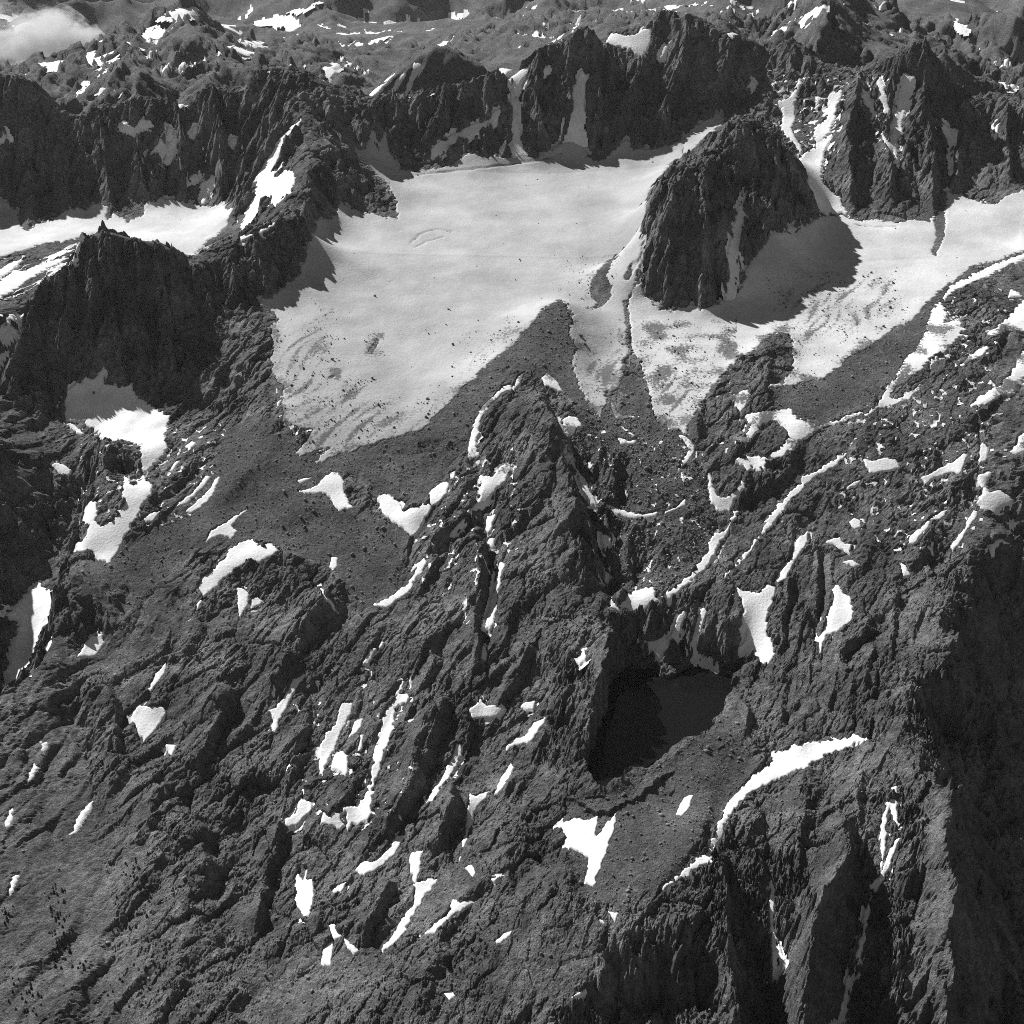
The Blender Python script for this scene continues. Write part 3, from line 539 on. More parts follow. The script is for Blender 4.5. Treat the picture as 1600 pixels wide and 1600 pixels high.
wrp = sstep(1500, 2000, Y_)
wx = (gnoise(X_/95, Y_/95, 1)*9+gnoise(X_/37, Y_/37, 2)*5)*wrp*(1+sstep(6000, 8000, Y_)*2)
wy = (gnoise(X_/95, Y_/95, 3)*7+gnoise(X_/37, Y_/37, 4)*4)*wrp*(1+sstep(6000, 8000, Y_)*2)
W = rbf_fit(P)
sub = slice(None, None, 2)
ri = np.unique(np.append(np.arange(0, NR, 2), NR-1)); ci = np.unique(np.append(np.arange(0, NC, 2), NC-1))
bs = rbf_eval(W, P, (X_+wx)[np.ix_(ri, ci)], (Y_+wy)[np.ix_(ri, ci)])
# bilinear back to the full grid
tmp = np.empty((NR, len(ci)), np.float32); rr = np.arange(NR)
for k in range(len(ci)): tmp[:, k] = np.interp(yr, yr[ri], bs[:, k])
BASE = np.empty((NR, NC), np.float32)
for k in range(NR): BASE[k] = np.interp(cols, cols[ci], tmp[k])
# ---------------------------------------------------------------- relief: lumps and hollows, gullies, joints, boulders
def visible(Z):
    "which grid points the photograph sees (columns run straight away from the camera)"
    t = (Z-CAM_Z)/Y_
    return t >= np.maximum.accumulate(t, axis=0)-0.0015
def inside(px, py, poly):
    c = np.zeros(px.shape, bool); n = len(poly)
    for i in range(n):
        x1, y1 = poly[i]; x2, y2 = poly[(i+1) % n]
        if y1 == y2: continue
        k = (py > min(y1, y2)) & (py <= max(y1, y2))
        c ^= k & (px < (py-y1)*(x2-x1)/(y2-y1)+x1)
    return c
def sdist(px, py, poly):
    "signed distance to an outline, positive inside"
    d = np.full(px.shape, 1e9, np.float32); n = len(poly)
    for i in range(n):
        x1, y1 = poly[i]; x2, y2 = poly[(i+1) % n]
        ex, ey = x2-x1, y2-y1; L = ex*ex+ey*ey+1e-9
        t = np.clip(((px-x1)*ex+(py-y1)*ey)/L, 0, 1)
        np.minimum(d, (px-x1-t*ex)**2+(py-y1-t*ey)**2, out=d)
    d = np.sqrt(d)
    return np.where(inside(px, py, poly), d, -d)
def poly(s): return [tuple(float(v) for v in t.split(',')) for t in s.split()]
PX, PY = project(X_, Y_, BASE)
PX = PX.astype(np.float32); PY = PY.astype(np.float32)
VIS = visible(BASE)
def region(s, soft=12):
    P_ = poly(s); xs = [p[0] for p in P_]; ys = [p[1] for p in P_]
    out = np.zeros(BASE.shape, np.float32)
    k = (PX > min(xs)-soft) & (PX < max(xs)+soft) & (PY > min(ys)-soft) & (PY < max(ys)+soft) & VIS
    out[k] = sstep(-soft, soft, sdist(PX[k], PY[k], P_)); return out
# loose ground (moraines, rock glacier, scree)
MORAINE = np.zeros(BASE.shape, np.float32)
for s in ("""440,660 500,715 600,690 660,660 700,622 740,588 780,558 820,510 850,480 880,468 892,485 900,570 935,640 935,690 910,660 880,610 830,590 790,600 750,640 730,700 690,740 660,790 600,775 545,745 470,760 640,830 620,920 560,960 520,890 400,850 300,860 200,960 120,1000 130,880 300,800 350,680 400,650""",
          "885,690 920,630 970,640 985,560 1015,640 1085,690 1112,780 1118,850 1065,912 1000,930 945,935 935,830 905,750",
          "1205,605 1300,575 1350,545 1400,515 1440,475 1480,440 1520,415 1600,385 1600,400 1500,445 1470,470 1440,540 1380,620 1280,660 1200,640",
          "890,1250 1000,1230 1150,1100 1180,1200 1050,1380 960,1420 900,1400"): MORAINE = np.maximum(MORAINE, region(s))
SMOOTH = np.zeros(BASE.shape, np.float32)      # turf and scree slopes without crags
for s in ("60,1250 200,1230 225,1330 180,1450 100,1560 0,1620 -60,1620 -60,1420 60,1380", "440,1480 650,1480 520,1570 380,1620 380,1530", "620,1380 770,1330 740,1400 640,1450", "90,900 330,830 300,960 200,1060 80,1080", "760,1500 960,1440 1000,1500 900,1560 780,1600"):
    SMOOTH = np.maximum(SMOOTH, region(s, 25))
SMOOTH = np.maximum(SMOOTH, .8*region("1190,650 1330,650 1600,545 1620,860 1450,900 1150,920 1125,860 1250,730", 30))
slx, sly = grad(BASE); SL = np.hypot(slx, sly)
FARM = sstep(6150, 7200, Y_)
# large lumps: ice-worn knolls lengthened along the joints
def joint(ang, x=X_, y=Y_):
    a = R(ang); return x*math.cos(a)-y*math.sin(a), x*math.sin(a)+y*math.cos(a)     # across, along (ang clockwise from +Y)
w1 = gnoise(X_/140, Y_/140, 21)*18; w2 = gnoise(X_/140, Y_/140, 22)*18
ja, jl = joint(26, X_+w1, Y_+w2)
near = (1-sstep(5600, 6200, Y_))
GL = np.zeros(BASE.shape, np.float32)          # ice and snow keep the smooth ground
SNOW = []
for ln in SNOW_TXT.strip().split('\n'):
    nm, lab, pl = ln.split('|'); SNOW.append((nm, lab, poly(pl)))
for nm, lab, pl in SNOW[:3]:
    GL = np.maximum(GL, region(' '.join('%g,%g' % p for p in pl), 14))
rough = (1-GL)*(1-.55*SMOOTH)*(1-0.95*MORAINE)*near*sstep(1500, 1900, Y_)
gent = 1-sstep(.5, 1.1, SL)
lumps = (ridge(gnoise(ja/105, jl/260, 31))*9 + gnoise(ja/60, jl/150, 32)*6 + ridge(gnoise(ja/34, jl/90, 33))*2)
def saw(L, wob, seed, ang):
    "skewed ribs along the joints: gentle sunny left, abrupt right"
    a, l_ = joint(ang, X_+gnoise(X_/170, Y_/170, seed)*wob*2.2+gnoise(X_/60, Y_/60, seed+1)*wob*.7, Y_+gnoise(X_/170, Y_/170, seed+2)*wob*2)
    ph = a/L+gnoise(l_/(L*3.5), a/(L*1.5), seed+3)*.55; f = ph-np.floor(ph); b = np.floor(ph)
    h = np.where(f < .8, f/.8, (1-f)/.2)
    return h*np.clip(.45+gnoise(l_/(L*2.2)+b*7.3, b*3.1, seed+4)*1.1, 0, 1.3)
SLAB = region('1180,650 1330,650 1600,480 1640,900 1450,930 1120,930 1120,800', 40)
lumps = lumps*.55*(1-.5*SLAB)+SLAB*saw(120, 12, 521, 41)*26+(1-.8*SLAB)*(saw(150, 20, 501, 27)*24+saw(64, 9, 511, 30)*9)
LOW = rough*gent*lumps*sstep(1.0, 0.0, sstep(3900, 4600, Y_)*.9)
# country behind the crest
fw = gnoise(X_/900, Y_/900, 41)*160; fv = gnoise(X_/900, Y_/900, 42)*160
ff = np.zeros(BASE.shape, np.float32); amp = 150.0; lam = 1500.0; pr = 1.0
for o in range(4):
    n = ridge(gnoise((X_+fw)/lam, (Y_+fv)/lam, 50+o)); ff += n*amp*pr*fade(lam); pr = np.clip(.45+.55*n, 0, 1.2); amp *= .44; lam *= .5
LOW += ff*FARM*(.6+.9*sstep(9500, 14000, Y_))
def blur(a, n):
    for ax in (0, 1):
        for _ in range(2):
            p = np.concatenate([np.repeat(a.take([0], ax), n, ax), a, np.repeat(a.take([-1], ax), n, ax)], ax)
            c = np.cumsum(p.astype(np.float64), axis=ax); c = np.concatenate([np.zeros_like(c.take([0], ax)), c], ax)
            m = a.shape[ax]; hi = c.take(np.arange(2*n+1, 2*n+1+m), ax); lo = c.take(np.arange(0, m), ax); a = ((hi-lo)/(2*n+1)).astype(np.float32)
    return a
# explicit ribs (gentle sunny side, steep right side) and clefts, traced where they lie on the mountain
def locate(s):
    out = []
    for px, py in poly(s):
        d = np.where(VIS, (PX-px)**2+(PY-py)**2, 1e9); k = int(d.argmin()); out.append((float(X_.flat[k]), float(Y_.flat[k])))
    return out
def along(line_, wid):
    xs = [p[0] for p in line_]; ys = [p[1] for p in line_]
    k = (X_ > min(xs)-wid) & (X_ < max(xs)+wid) & (Y_ > min(ys)-wid) & (Y_ < max(ys)+wid)
    x = X_[k]+wx[k]; y = Y_[k]+wy[k]; best = np.full(x.shape, 1e9, np.float32); side = np.zeros_like(best); tt = np.zeros_like(best)
    n = len(line_)-1
    for i in range(n):
        (x1, y1), (x2, y2) = line_[i], line_[i+1]; ex, ey = x2-x1, y2-y1; L2 = ex*ex+ey*ey+1e-6
        t = np.clip(((x-x1)*ex+(y-y1)*ey)/L2, 0, 1); d = np.hypot(x-x1-t*ex, y-y1-t*ey)
        q = d < best; best[q] = d[q]; side[q] = ((x-x1)*ey-(y-y1)*ex)[q]/math.sqrt(L2); tt[q] = ((i+t)/n)[q]
    return k, best, np.where(side >= 0, 1.0, -1.0)*best, tt
for ln in RIBS_TXT.strip().split('\n'):
    h, wl, wr, s = ln.split('|'); h, wl, wr = float(h), float(wl), float(wr)
    if 18 <= h <= 30: h *= 1.35; wr *= .85
    L = locate(s)
    if L[0][1] > L[-1][1]: L = L[::-1]            # from near to far, so that + is the right-hand side
    k, d, sg, t = along(L, max(wl, wr)*1.3)
    tap = sstep(0, .12, t)*sstep(1, .88, t)*.75+.25
    pr = np.where(sg > 0, 1-sstep(0, wr, sg), np.maximum(0, 1+sg/wl)**1.5)
    LOW[k] += h*pr*tap
for ln in CLEFTS_TXT.strip().split('\n'):
    h, w, s = ln.split('|'); h, w = float(h), float(w)
    k, d, sg, t = along(locate(s), w*1.3)
    LOW[k] -= h*np.maximum(0, 1-d/w)*sstep(0, .08, t)*sstep(1, .92, t)
B1 = BASE+LOW
B1 += (blur(B1, 7)-B1)*MORAINE*.8
RG = region("885,690 920,640 1015,645 1085,695 1112,780 1118,850 1065,912 1000,928 945,932 935,830 905,750", 16)
B1 += (blur(B1, 20)-B1)*RG
# arcs of rubble pushed up by the creeping lobe
rgx, rgy = locate("1005,640")[0]
B1 += RG*2.2*np.sin(np.hypot(X_-rgx, (Y_-rgy)*.6)/13+gnoise(X_/60, Y_/60, 65)*1.2)
# tarn basin
def on_plane(px, py, z):
    u = (px-800)/FPX; v = (800-py)/FPX; dy = cp+v*sp; dz = -sp+v*cp; t = (z-CAM_Z)/dz; return (u*t, dy*t)
LAKE = [on_plane(px, py, LAKE_Z) for px, py in poly("985,1040 1030,1047 1045,1062 1062,1047 1100,1040 1150,1060 1145,1088 1120,1118 1102,1146 1060,1166 1010,1196 938,1242 912,1222 922,1180 940,1120 955,1060")]
k = (X_ > 50) & (X_ < 750) & (Y_ > 2350) & (Y_ < 3300)
sd = sdist(X_[k]+wx[k]*.8+gnoise(X_[k]/18, Y_[k]/18, 61)*7+gnoise(X_[k]/50, Y_[k]/50, 63)*12, Y_[k]+wy[k]*.8+gnoise(X_[k]/18, Y_[k]/18, 62)*7+gnoise(X_[k]/50, Y_[k]/50, 64)*12, LAKE); b = B1[k]
b = np.where(sd > 0, np.minimum(b, LAKE_Z-np.minimum(sd*.8, 14)), b)
b = np.where((sd <= 0) & (sd > -60), np.maximum(b, LAKE_Z+.6-sd*.04), b)
B1[k] = b
LAKEM = np.zeros(BASE.shape, np.float32); LAKEM[k] = sstep(-3, 4, sd)

# gullies that follow the fall line (a phase field turned by the slope, finer ones branching off the coarser)
def gullies(gx, gy, lam0, octs, seed):
    out = np.zeros(BASE.shape, np.float32); gx = gx.copy(); gy = gy.copy(); lam = lam0; amp = 1.0
    for o in range(octs):
        L = np.hypot(gx, gy)+1e-4; sx = -gy/L; sy = gx/L
        qx = X_/lam; qy = Y_/lam; ix = np.floor(qx).astype(np.int32); iy = np.floor(qy).astype(np.int32)
        C = np.zeros(BASE.shape, np.float32); S = np.zeros(BASE.shape, np.float32); Wt = np.full(BASE.shape, 1e-6, np.float32)
        for dx in (-1, 0, 1):
            for dy in (-1, 0, 1):
                cx = ix+dx; cy = iy+dy
                vx = qx-cx-hash2(cx, cy, seed+o*7); vy = qy-cy-hash2(cx, cy, seed+o*7+3)
                w = np.exp(-2.2*(vx*vx+vy*vy)); ph = (vx*sx+vy*sy)*np.float32(2*math.pi*1.15)
                C += np.cos(ph)*w; S += np.sin(ph)*w; Wt += w
        C /= Wt; S /= Wt; mag = np.sqrt(C*C+S*S)+.25
        h = C/mag; out += h*(lam*amp)*fade(lam)
        k = S/mag*(2*math.pi*.13)
        gx = gx-k*sx*np.minimum(L, 1.2); gy = gy-k*sy*np.minimum(L, 1.2)
        lam *= .52
    return out
steep = sstep(.45, 1.0, SL)*(1-GL)
BUT = region('990,500 1000,430 1012,320 1055,250 1110,225 1160,180 1210,195 1290,340 1140,490', 6)
g1x, g1y = grad(B1)
gul = gullies(g1x, g1y, 120.0, 5, 71)
FK = Y_ > 5900; gfar = np.zeros(BASE.shape, np.float32)
r0 = int(np.argmax(yr > 5900))
def tail(a): return a[r0:]
_X, _Y, _S = X_, Y_, SPC
X_, Y_, SPC = X_[r0:], Y_[r0:], SPC[r0:]; _B = BASE; BASE = BASE[r0:]
gf = gullies(g1x[r0:], g1y[r0:], 620.0, 5, 171)
X_, Y_, SPC, BASE = _X, _Y, _S, _B; gfar[r0:] = gf
DET = gul*(steep*.17*near*(1-.55*BUT)+rough*.02)+gfar*FARM*.07*sstep(.02, .3, SL)
# joints and blocks
VAR = np.clip(.75+gnoise(X_/210, Y_/210, 141)*.75+gnoise(X_/80, Y_/80, 142)*.3, .38, 1.5)      # smooth slabs and broken ground
rk = (1-GL)*(1-.55*SMOOTH)*(1-.92*MORAINE)*near*sstep(1500, 1900, Y_)*VAR
sa, s_l = joint(33, X_+w1*.6+gnoise(X_/40, Y_/40, 23)*5, Y_+w2*.6)
lam = 46.0; amp = 1.0
for o in range(5):
    n = gnoise(sa/lam, s_l/(lam*2.6), 80+o)
    m = gnoise((X_+o*31)/(lam*3), Y_/(lam*3), 90+o)*.6+.7
    DET += (ridge(n)-.3)*amp*np.clip(m, .1, 1.4)*rk*fade(lam)*(1+steep*.8)
    lam *= .55; amp *= .62
lam = 30.0; amp = 1.8
for o in range(4):
    n = gnoise(X_/lam+5.2, Y_/lam, 100+o); DET += np.where(n > 0, np.sqrt(np.abs(n)), -n*n)*amp*rk*fade(lam)*(.7+steep)
    lam *= .5; amp *= .58
# broken blocks
for lam, amp, st in ((75, 13.0, 1.7), (36, 8.0, 1.9), (18, 4.6, 1.8), (9, 2.6, 1.5)):
    bx, by = joint(33, X_+w1*.5+gnoise(X_/20, Y_/20, 24)*4, Y_+w2*.5+gnoise(X_/20, Y_/20, 25)*4)
    fp, fe = facets(bx/lam, by/(lam*st), int(300+lam))
    vr = np.clip(.8+gnoise(X_/120, Y_/120, int(lam)+310)*.9, .15, 1.6)
    DET += (fp*amp-np.maximum(0, 1-fe/.16)*amp*.75+amp*.12)*rk*fade(lam*1.3)*(.65+.6*steep+.8*BUT)*vr
# teeth along the crests
for s in CRESTS_TXT.strip().split('\n'):
    L = locate(s); k, d, sg, t = along(L, 34)
    tooth = np.maximum(0, gnoise(X_[k]/16, Y_[k]/40, 151)+.15)*16+np.maximum(0, gnoise(X_[k]/7, Y_[k]/14, 152))*7
    DET[k] += tooth*np.maximum(0, 1-d/26)
for lam, amp in ((170, 30.0), (75, 13.0)):
    fp, fe = facets((X_+w1*3)/lam, (Y_+w2*3)/(lam*1.5), int(350+lam)); DET += fp*amp*FARM*fade(lam)*sstep(.05, .3, SL)
# boulders on loose ground
mr = MORAINE*(1-GL)
for lam, amp in ((13, .8), (7.5, .7), (60, 2.0)):
    n = gnoise(X_/lam, Y_/lam, int(110+lam)); DET += np.maximum(n, 0)*amp*mr*fade(lam)*1.6

# ---------------------------------------------------------------- snow: which ground each field covers
PX, PY = project(X_, Y_, B1); PX = PX.astype(np.float32); PY = PY.astype(np.float32)
VIS = visible(B1)
DET *= 1-LAKEM
rag = gnoise(X_/40, Y_/40, 130)*1.8+gnoise(X_/20, Y_/20, 131)*2.4+gnoise(X_/10, Y_/10, 132)*2.8+gnoise(X_/6, Y_/6, 133)*1.6-np.clip(DET*.25, -2, 3)+.6
HOLE = np.full(BASE.shape, -99, np.float32)
for s in HOLES_TXT.strip().split('\n'):
    P_ = poly(s); xs = [p[0] for p in P_]; ys = [p[1] for p in P_]
    k = (PX > min(xs)-10) & (PX < max(xs)+10) & (PY > min(ys)-10) & (PY < max(ys)+10) & VIS
    HOLE[k] = np.maximum(HOLE[k], sdist(PX[k], PY[k], P_))
M_ALL = np.zeros(BASE.shape, np.float32); FIELDS = []
for idx, (nm, lab, pl) in enumerate(SNOW):
    xs = [p[0] for p in pl]; ys = [p[1] for p in pl]; g = 20
    k = (PX > min(xs)-g) & (PX < max(xs)+g) & (PY > min(ys)-g) & (PY < max(ys)+g) & VIS
    r_, c_ = np.nonzero(k)
    if len(r_) == 0: print('unseen', lab); continue
    sd = sdist(PX[k], PY[k], pl)
    size = math.sqrt(max(1, (max(xs)-min(xs))*(max(ys)-min(ys))))
    j = min(1.0, .22+size/200)
    sd = np.minimum(sd+rag[k]*j+.8, -HOLE[k]+rag[k]*.6)
    m = sstep(-.8, 1.6, sd); f = m > 0
    if f.sum() < 3: print('tiny', lab, f.sum()); 
    M_ALL[r_[f], c_[f]] = np.maximum(M_ALL[r_[f], c_[f]], m[f])
    FIELDS.append((nm, lab, r_, c_, sd))
BS = blur(B1, 5)
Z = (B1+DET)*(1-M_ALL)+(BS-2.0)*M_ALL
print('z', float(Z.min()), float(Z.max()))
DIRTY = [(.6, "430,520 520,480 520,590 560,680 490,730 440,660"), (.6, "520,560 640,640 760,560 660,680 520,720"), (.45, "700,540 850,470 800,560 720,620"), (.55, "1190,430 1400,430 1420,500 1250,560"),
         (.7, "895,560 975,540 980,660 930,650"), (.6, "990,560 1090,520 1090,650 1030,660"), (.5, "870,400 960,390 950,480 880,470")]
CREVASSES = [(3.5, 10, "598,268 640,274 700,268 760,262 805,258 850,250 880,238"), (3.5, 10, "640,378 655,366 680,358 705,362"), (3, 9, "650,386 670,376 695,372"), (3.5, 10, "1225,362 1262,346 1292,336 1320,334"), (4, 10, "1340,350 1370,356 1400,354"),
             (4, 11, "1068,226 1092,230 1106,246"), (5, 9, "1270,215 1272,260 1278,300 1292,326")]
FLECKS = [("-20,440 60,405 135,372 118,405 78,442 56,470 42,505 20,545 -20,580", 38, -.02), ("1310,650 1600,540 1620,860 1420,880 1300,800", 0, 0.40), ("1090,600 1190,560 1200,720 1100,740", 0, .58), ("900,690 960,650 1100,710 1110,840 1050,910 950,920", 0, 0.48),
          ("1195,110 1330,115 1310,240 1250,250 1205,215", 0, 0.22), ("1340,120 1430,115 1410,260 1370,220", 0, 0.25), ("230,190 320,190 330,290 240,260", 0, 0.42), ("690,740 820,690 820,860 740,990 640,900", 0, 0.46), ("430,560 480,660 520,700 480,720 430,660", 0, 0.25), ("1480,400 1600,420 1600,560 1480,560", 0, .58), ("120,640 340,660 330,800 120,860", 0, 0.48), ("420,1060 660,1020 640,1300 440,1300", 0, 0.58)]
HAZE = 3e-6
# ---------------------------------------------------------------- materials
def mat(name):
    m = bpy.data.materials.new(name); m.use_nodes = True; n = m.node_tree.nodes; l = m.node_tree.links
    return m, n, l, n['Principled BSDF']
def node(n, t, **kw):
    k = n.new(t)
    for a, v in kw.items():
        if a in k.inputs: k.inputs[a].default_value = v
        else: setattr(k, a, v)
    return k
def noise(n, l, co, scale, detail=5, rough=.6):
    k = n.new('ShaderNodeTexNoise'); k.inputs['Scale'].default_value = scale; k.inputs['Detail'].default_value = detail; k.inputs['Roughness'].default_value = rough
    l.new(co, k.inputs['Vector']); return k.outputs['Fac']
def ramp(n, l, fac, stops):
    k = n.new('ShaderNodeValToRGB'); e = k.color_ramp.elements
    e[0].position, v = stops[0][0], stops[0][1]; e[0].color = (v, v, v, 1)
    e[1].position, v = stops[-1][0], stops[-1][1]; e[1].color = (v, v, v, 1)
    for p, v in stops[1:-1]:
        q = e.new(p); q.color = (v, v, v, 1)
    l.new(fac, k.inputs['Fac']); return k.outputs['Color']
def math_(n, l, op, a, b):
    k = n.new('ShaderNodeMath'); k.operation = op
    for i, v in enumerate((a, b)):
        if isinstance(v, (int, float)): k.inputs[i].default_value = v
        else: l.new(v, k.inputs[i])
    return k.outputs[0]
def rock_material(name, lo, mid, hi, bump):
    m, n, l, p = mat(name); co = n.new('ShaderNodeNewGeometry').outputs['Position']
    p.inputs['Roughness'].default_value = .95; p.inputs['Specular IOR Level'].default_value = .1
    a = noise(n, l, co, .007, 5, .6); b = noise(n, l, co, .055, 5, .7); c = noise(n, l, co, .3, 3, .7)
    mix = math_(n, l, 'ADD', math_(n, l, 'ADD', math_(n, l, 'MULTIPLY', a, .34), math_(n, l, 'MULTIPLY', b, .33)), math_(n, l, 'MULTIPLY', c, .33))
    l.new(ramp(n, l, mix, [(.36, lo), (.5, mid), (.64, hi)]), p.inputs['Base Color'])
    h = math_(n, l, 'ADD', math_(n, l, 'MULTIPLY', noise(n, l, co, .12, 6, .65), 18.0), math_(n, l, 'MULTIPLY', noise(n, l, co, .4, 4, .65), 11.0))
    k = n.new('ShaderNodeBump'); k.inputs['Strength'].default_value = bump; k.inputs['Distance'].default_value = 1.0
    l.new(h, k.inputs['Height']); l.new(k.outputs[0], p.inputs['Normal'])
    return m
M_ROCK = rock_material('granite', .035, .17, .46, 1.0)
M_HAZED = rock_material('hazed_granite', .07, .17, .32, 1.0)  # same granite for the far hills, with the lightening of distance haze put into its colour
M_TILL = rock_material('till', .05, .14, .28, 1.0)
M_STONE = rock_material('loose_granite', .1, .2, .36, .6)
def snow_material(name, lo, hi, sc):
    m, n, l, p = mat(name); co = n.new('ShaderNodeNewGeometry').outputs['Position']
    p.inputs['Roughness'].default_value = .8; p.inputs['Specular IOR Level'].default_value = .2
    a = math_(n, l, 'ADD', math_(n, l, 'MULTIPLY', noise(n, l, co, sc, 6, .6), .6), math_(n, l, 'MULTIPLY', noise(n, l, co, .25, 3, .6), .4))
    base = ramp(n, l, a, [(.38, lo), (.62, hi)])
    at = n.new('ShaderNodeAttribute'); at.attribute_name = 'dirt'          # rock dust and stones melted out of the ice
    speck = math_(n, l, 'ADD', noise(n, l, co, .11, 4, .75), math_(n, l, 'MULTIPLY', math_(n, l, 'SUBTRACT', at.outputs['Fac'], .5), .5))
    k2 = n.new('ShaderNodeMapRange'); k2.inputs[1].default_value = .52; k2.inputs[2].default_value = .66; l.new(speck, k2.inputs[0])
    mx = n.new('ShaderNodeMix'); mx.data_type = 'RGBA'; l.new(k2.outputs[0], mx.inputs[0]); l.new(base, mx.inputs[6]); mx.inputs[7].default_value = (.13, .13, .13, 1)
    l.new(mx.outputs[2], p.inputs['Base Color'])
    k = n.new('ShaderNodeBump'); k.inputs['Strength'].default_value = .4; k.inputs['Distance'].default_value = 1.0
    l.new(math_(n, l, 'MULTIPLY', noise(n, l, co, .14, 5, .65), 4.0), k.inputs['Height']); l.new(k.outputs[0], p.inputs['Normal'])
    return m
M_SNOW = snow_material('old_snow', .66, .86, .02)
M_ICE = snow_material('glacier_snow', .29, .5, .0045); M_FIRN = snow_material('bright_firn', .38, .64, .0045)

# ---------------------------------------------------------------- mesh helpers
def grid_mesh(name, idx, Zs, material, smooth=True, dirt=None, wide=1):
    "quads of the land grid (idx: row, column of the lower corner) at heights Zs"
    r, c = idx
    if wide > 1: q = (c % wide == 0) & (c+wide < NC); r, c = r[q], c[q]
    corners = np.stack([r*NC+c, r*NC+c+wide, (r+1)*NC+c+wide, (r+1)*NC+c], 1)
    u, inv = np.unique(corners.ravel(), return_inverse=True)
    co = np.empty((len(u), 3), np.float32); co[:, 0] = X_.ravel()[u]; co[:, 1] = Y_.ravel()[u]; co[:, 2] = Zs.ravel()[u]
    me = bpy.data.meshes.new(name); me.vertices.add(len(u)); me.vertices.foreach_set('co', co.ravel())
    nf = len(r); me.loops.add(nf*4); me.loops.foreach_set('vertex_index', inv.astype(np.int32))
    me.polygons.add(nf); me.polygons.foreach_set('loop_start', np.arange(nf, dtype=np.int32)*4)
    try: me.polygons.foreach_set('loop_total', np.full(nf, 4, np.int32))
    except Exception: pass
    if dirt is not None:
        at = me.attributes.new('dirt', 'FLOAT', 'POINT'); at.data.foreach_set('value', dirt.ravel()[u].astype(np.float32))
    me.update(calc_edges=True); me.polygons.foreach_set('use_smooth', np.full(nf, smooth))
    me.materials.append(material)
    o = bpy.data.objects.new(name, me); COL.objects.link(o); return o
def tag(o, label=None, cat=None, group=None, kind=None):
    if label: o['label'] = label
    if cat: o['category'] = cat
    if group: o['group'] = group
    if kind: o['kind'] = kind
    return o
rr_, cc_ = np.mgrid[0:NR-1, 0:NC-1]
rr_ = rr_.ravel(); cc_ = cc_.ravel()
KIND = np.zeros(BASE.shape, np.int8)
KIND[Y_ > 6120] = 1
KIND[(MORAINE > .5) & (Y_ < 5000)] = 2
def mark(v, s_, lo, hi): KIND[(region(s_, 4) > .5) & (Y_ > lo) & (Y_ < hi)] = v
KIND[(Y_ > 5480) & (Y_ <= 6120)] = 3
mark(3, "-400,0 1900,0 1900,345 1480,345 1300,350 1290,260 1180,180 1110,180 1060,235 940,250 640,268 560,240 500,140 470,180 360,330 0,330 -400,330", 5050, 6120)
mark(4, "1000,490 1010,440 1025,330 1060,262 1110,240 1160,188 1200,200 1235,235 1275,310 1285,340 1200,400 1140,480 1050,490", 4200, 5200)
mark(5, "-60,640 0,590 60,460 130,365 165,355 280,392 300,404 345,384 440,340 490,375 430,500 440,640 330,655 150,590 90,640", 3700, 4700)
mark(6, "900,690 960,640 1015,650 1090,700 1110,800 1110,860 1050,915 950,930 930,800", 3100, 3800)
qk = KIND[:-1, :-1].ravel()
for v, nm, lab in ((0, 'terrain', 'worn grey granite slabs, knolls and gullies of the near slopes'), (1, 'hills', 'haze-paled far ranges and valleys beyond the dark headwall'), (2, 'moraine', 'smooth grey moraines and rubble below the glaciers'),
                   (3, 'mountain_wall', 'dark jagged headwall across the top of the glaciers'), (4, 'rock_buttress', 'dark rock buttress standing between the two glaciers'), (5, 'mountain_peak', 'dark shaded peak at the left with a jagged top'), (6, 'rock_glacier', 'rounded grey rubble lobe with snow strips round it')):
    k = qk == v; kr_, kc_ = rr_[k], cc_[k]; q = (PX[kr_, kc_] < 1850) & ((PX[kr_, kc_] > -300) | (Y_[kr_, kc_] < 4200)); kr_, kc_ = kr_[q], kc_[q]
    tag(grid_mesh(nm, (kr_, kc_), Z, M_HAZED if nm == 'hills' else M_TILL if nm in ('moraine', 'rock_glacier') else M_ROCK, nm == 'hills', wide=2 if nm == 'hills' else 1), lab, kind='structure')
def largest(f):
    "the biggest connected piece of a set of cells"
    big = 1 << 30
    lab = np.where(f, np.arange(f.size).reshape(f.shape)+1, big)
    while True:
        old = lab.copy()
        for ax in (0, 1):           # sweep minima along runs of set cells, both ways
            for rev in (False, True):
                a = lab if ax == 0 else lab.T
                a = a[::-1] if rev else a
                for i in range(1, a.shape[0]):
                    q = (a[i] < big) & (a[i-1] < big); a[i][q] = np.minimum(a[i][q], a[i-1][q])
        if (old == lab).all(): break
    v = lab[f]
    if v.size == 0: return f
    u, n = np.unique(v, return_counts=True)
    return lab == u[n.argmax()]
DIRT = np.zeros(BASE.shape, np.float32)
for amt, sp_ in DIRTY: DIRT = np.maximum(DIRT, amt*region(sp_, 45))
da, dl = joint(30, X_+gnoise(X_/200, Y_/200, 421)*40, Y_); DIRT = np.clip(DIRT*(1+gnoise(da/22, dl/160, 422)*1.1), 0, 1)+np.maximum(0, gnoise(da/35, dl/420, 423)-.25)*.35*(DIRT < .05)
CREV = np.zeros(BASE.shape, np.float32)
for dep_, w_, sp_ in CREVASSES:
    k, d, sg, t = along(locate(sp_), w_*1.2); CREV[k] = np.maximum(CREV[k], dep_*np.maximum(0, 1-d/w_))
ZS = np.empty(BASE.shape, np.float32); FL_R, FL_C = [], []
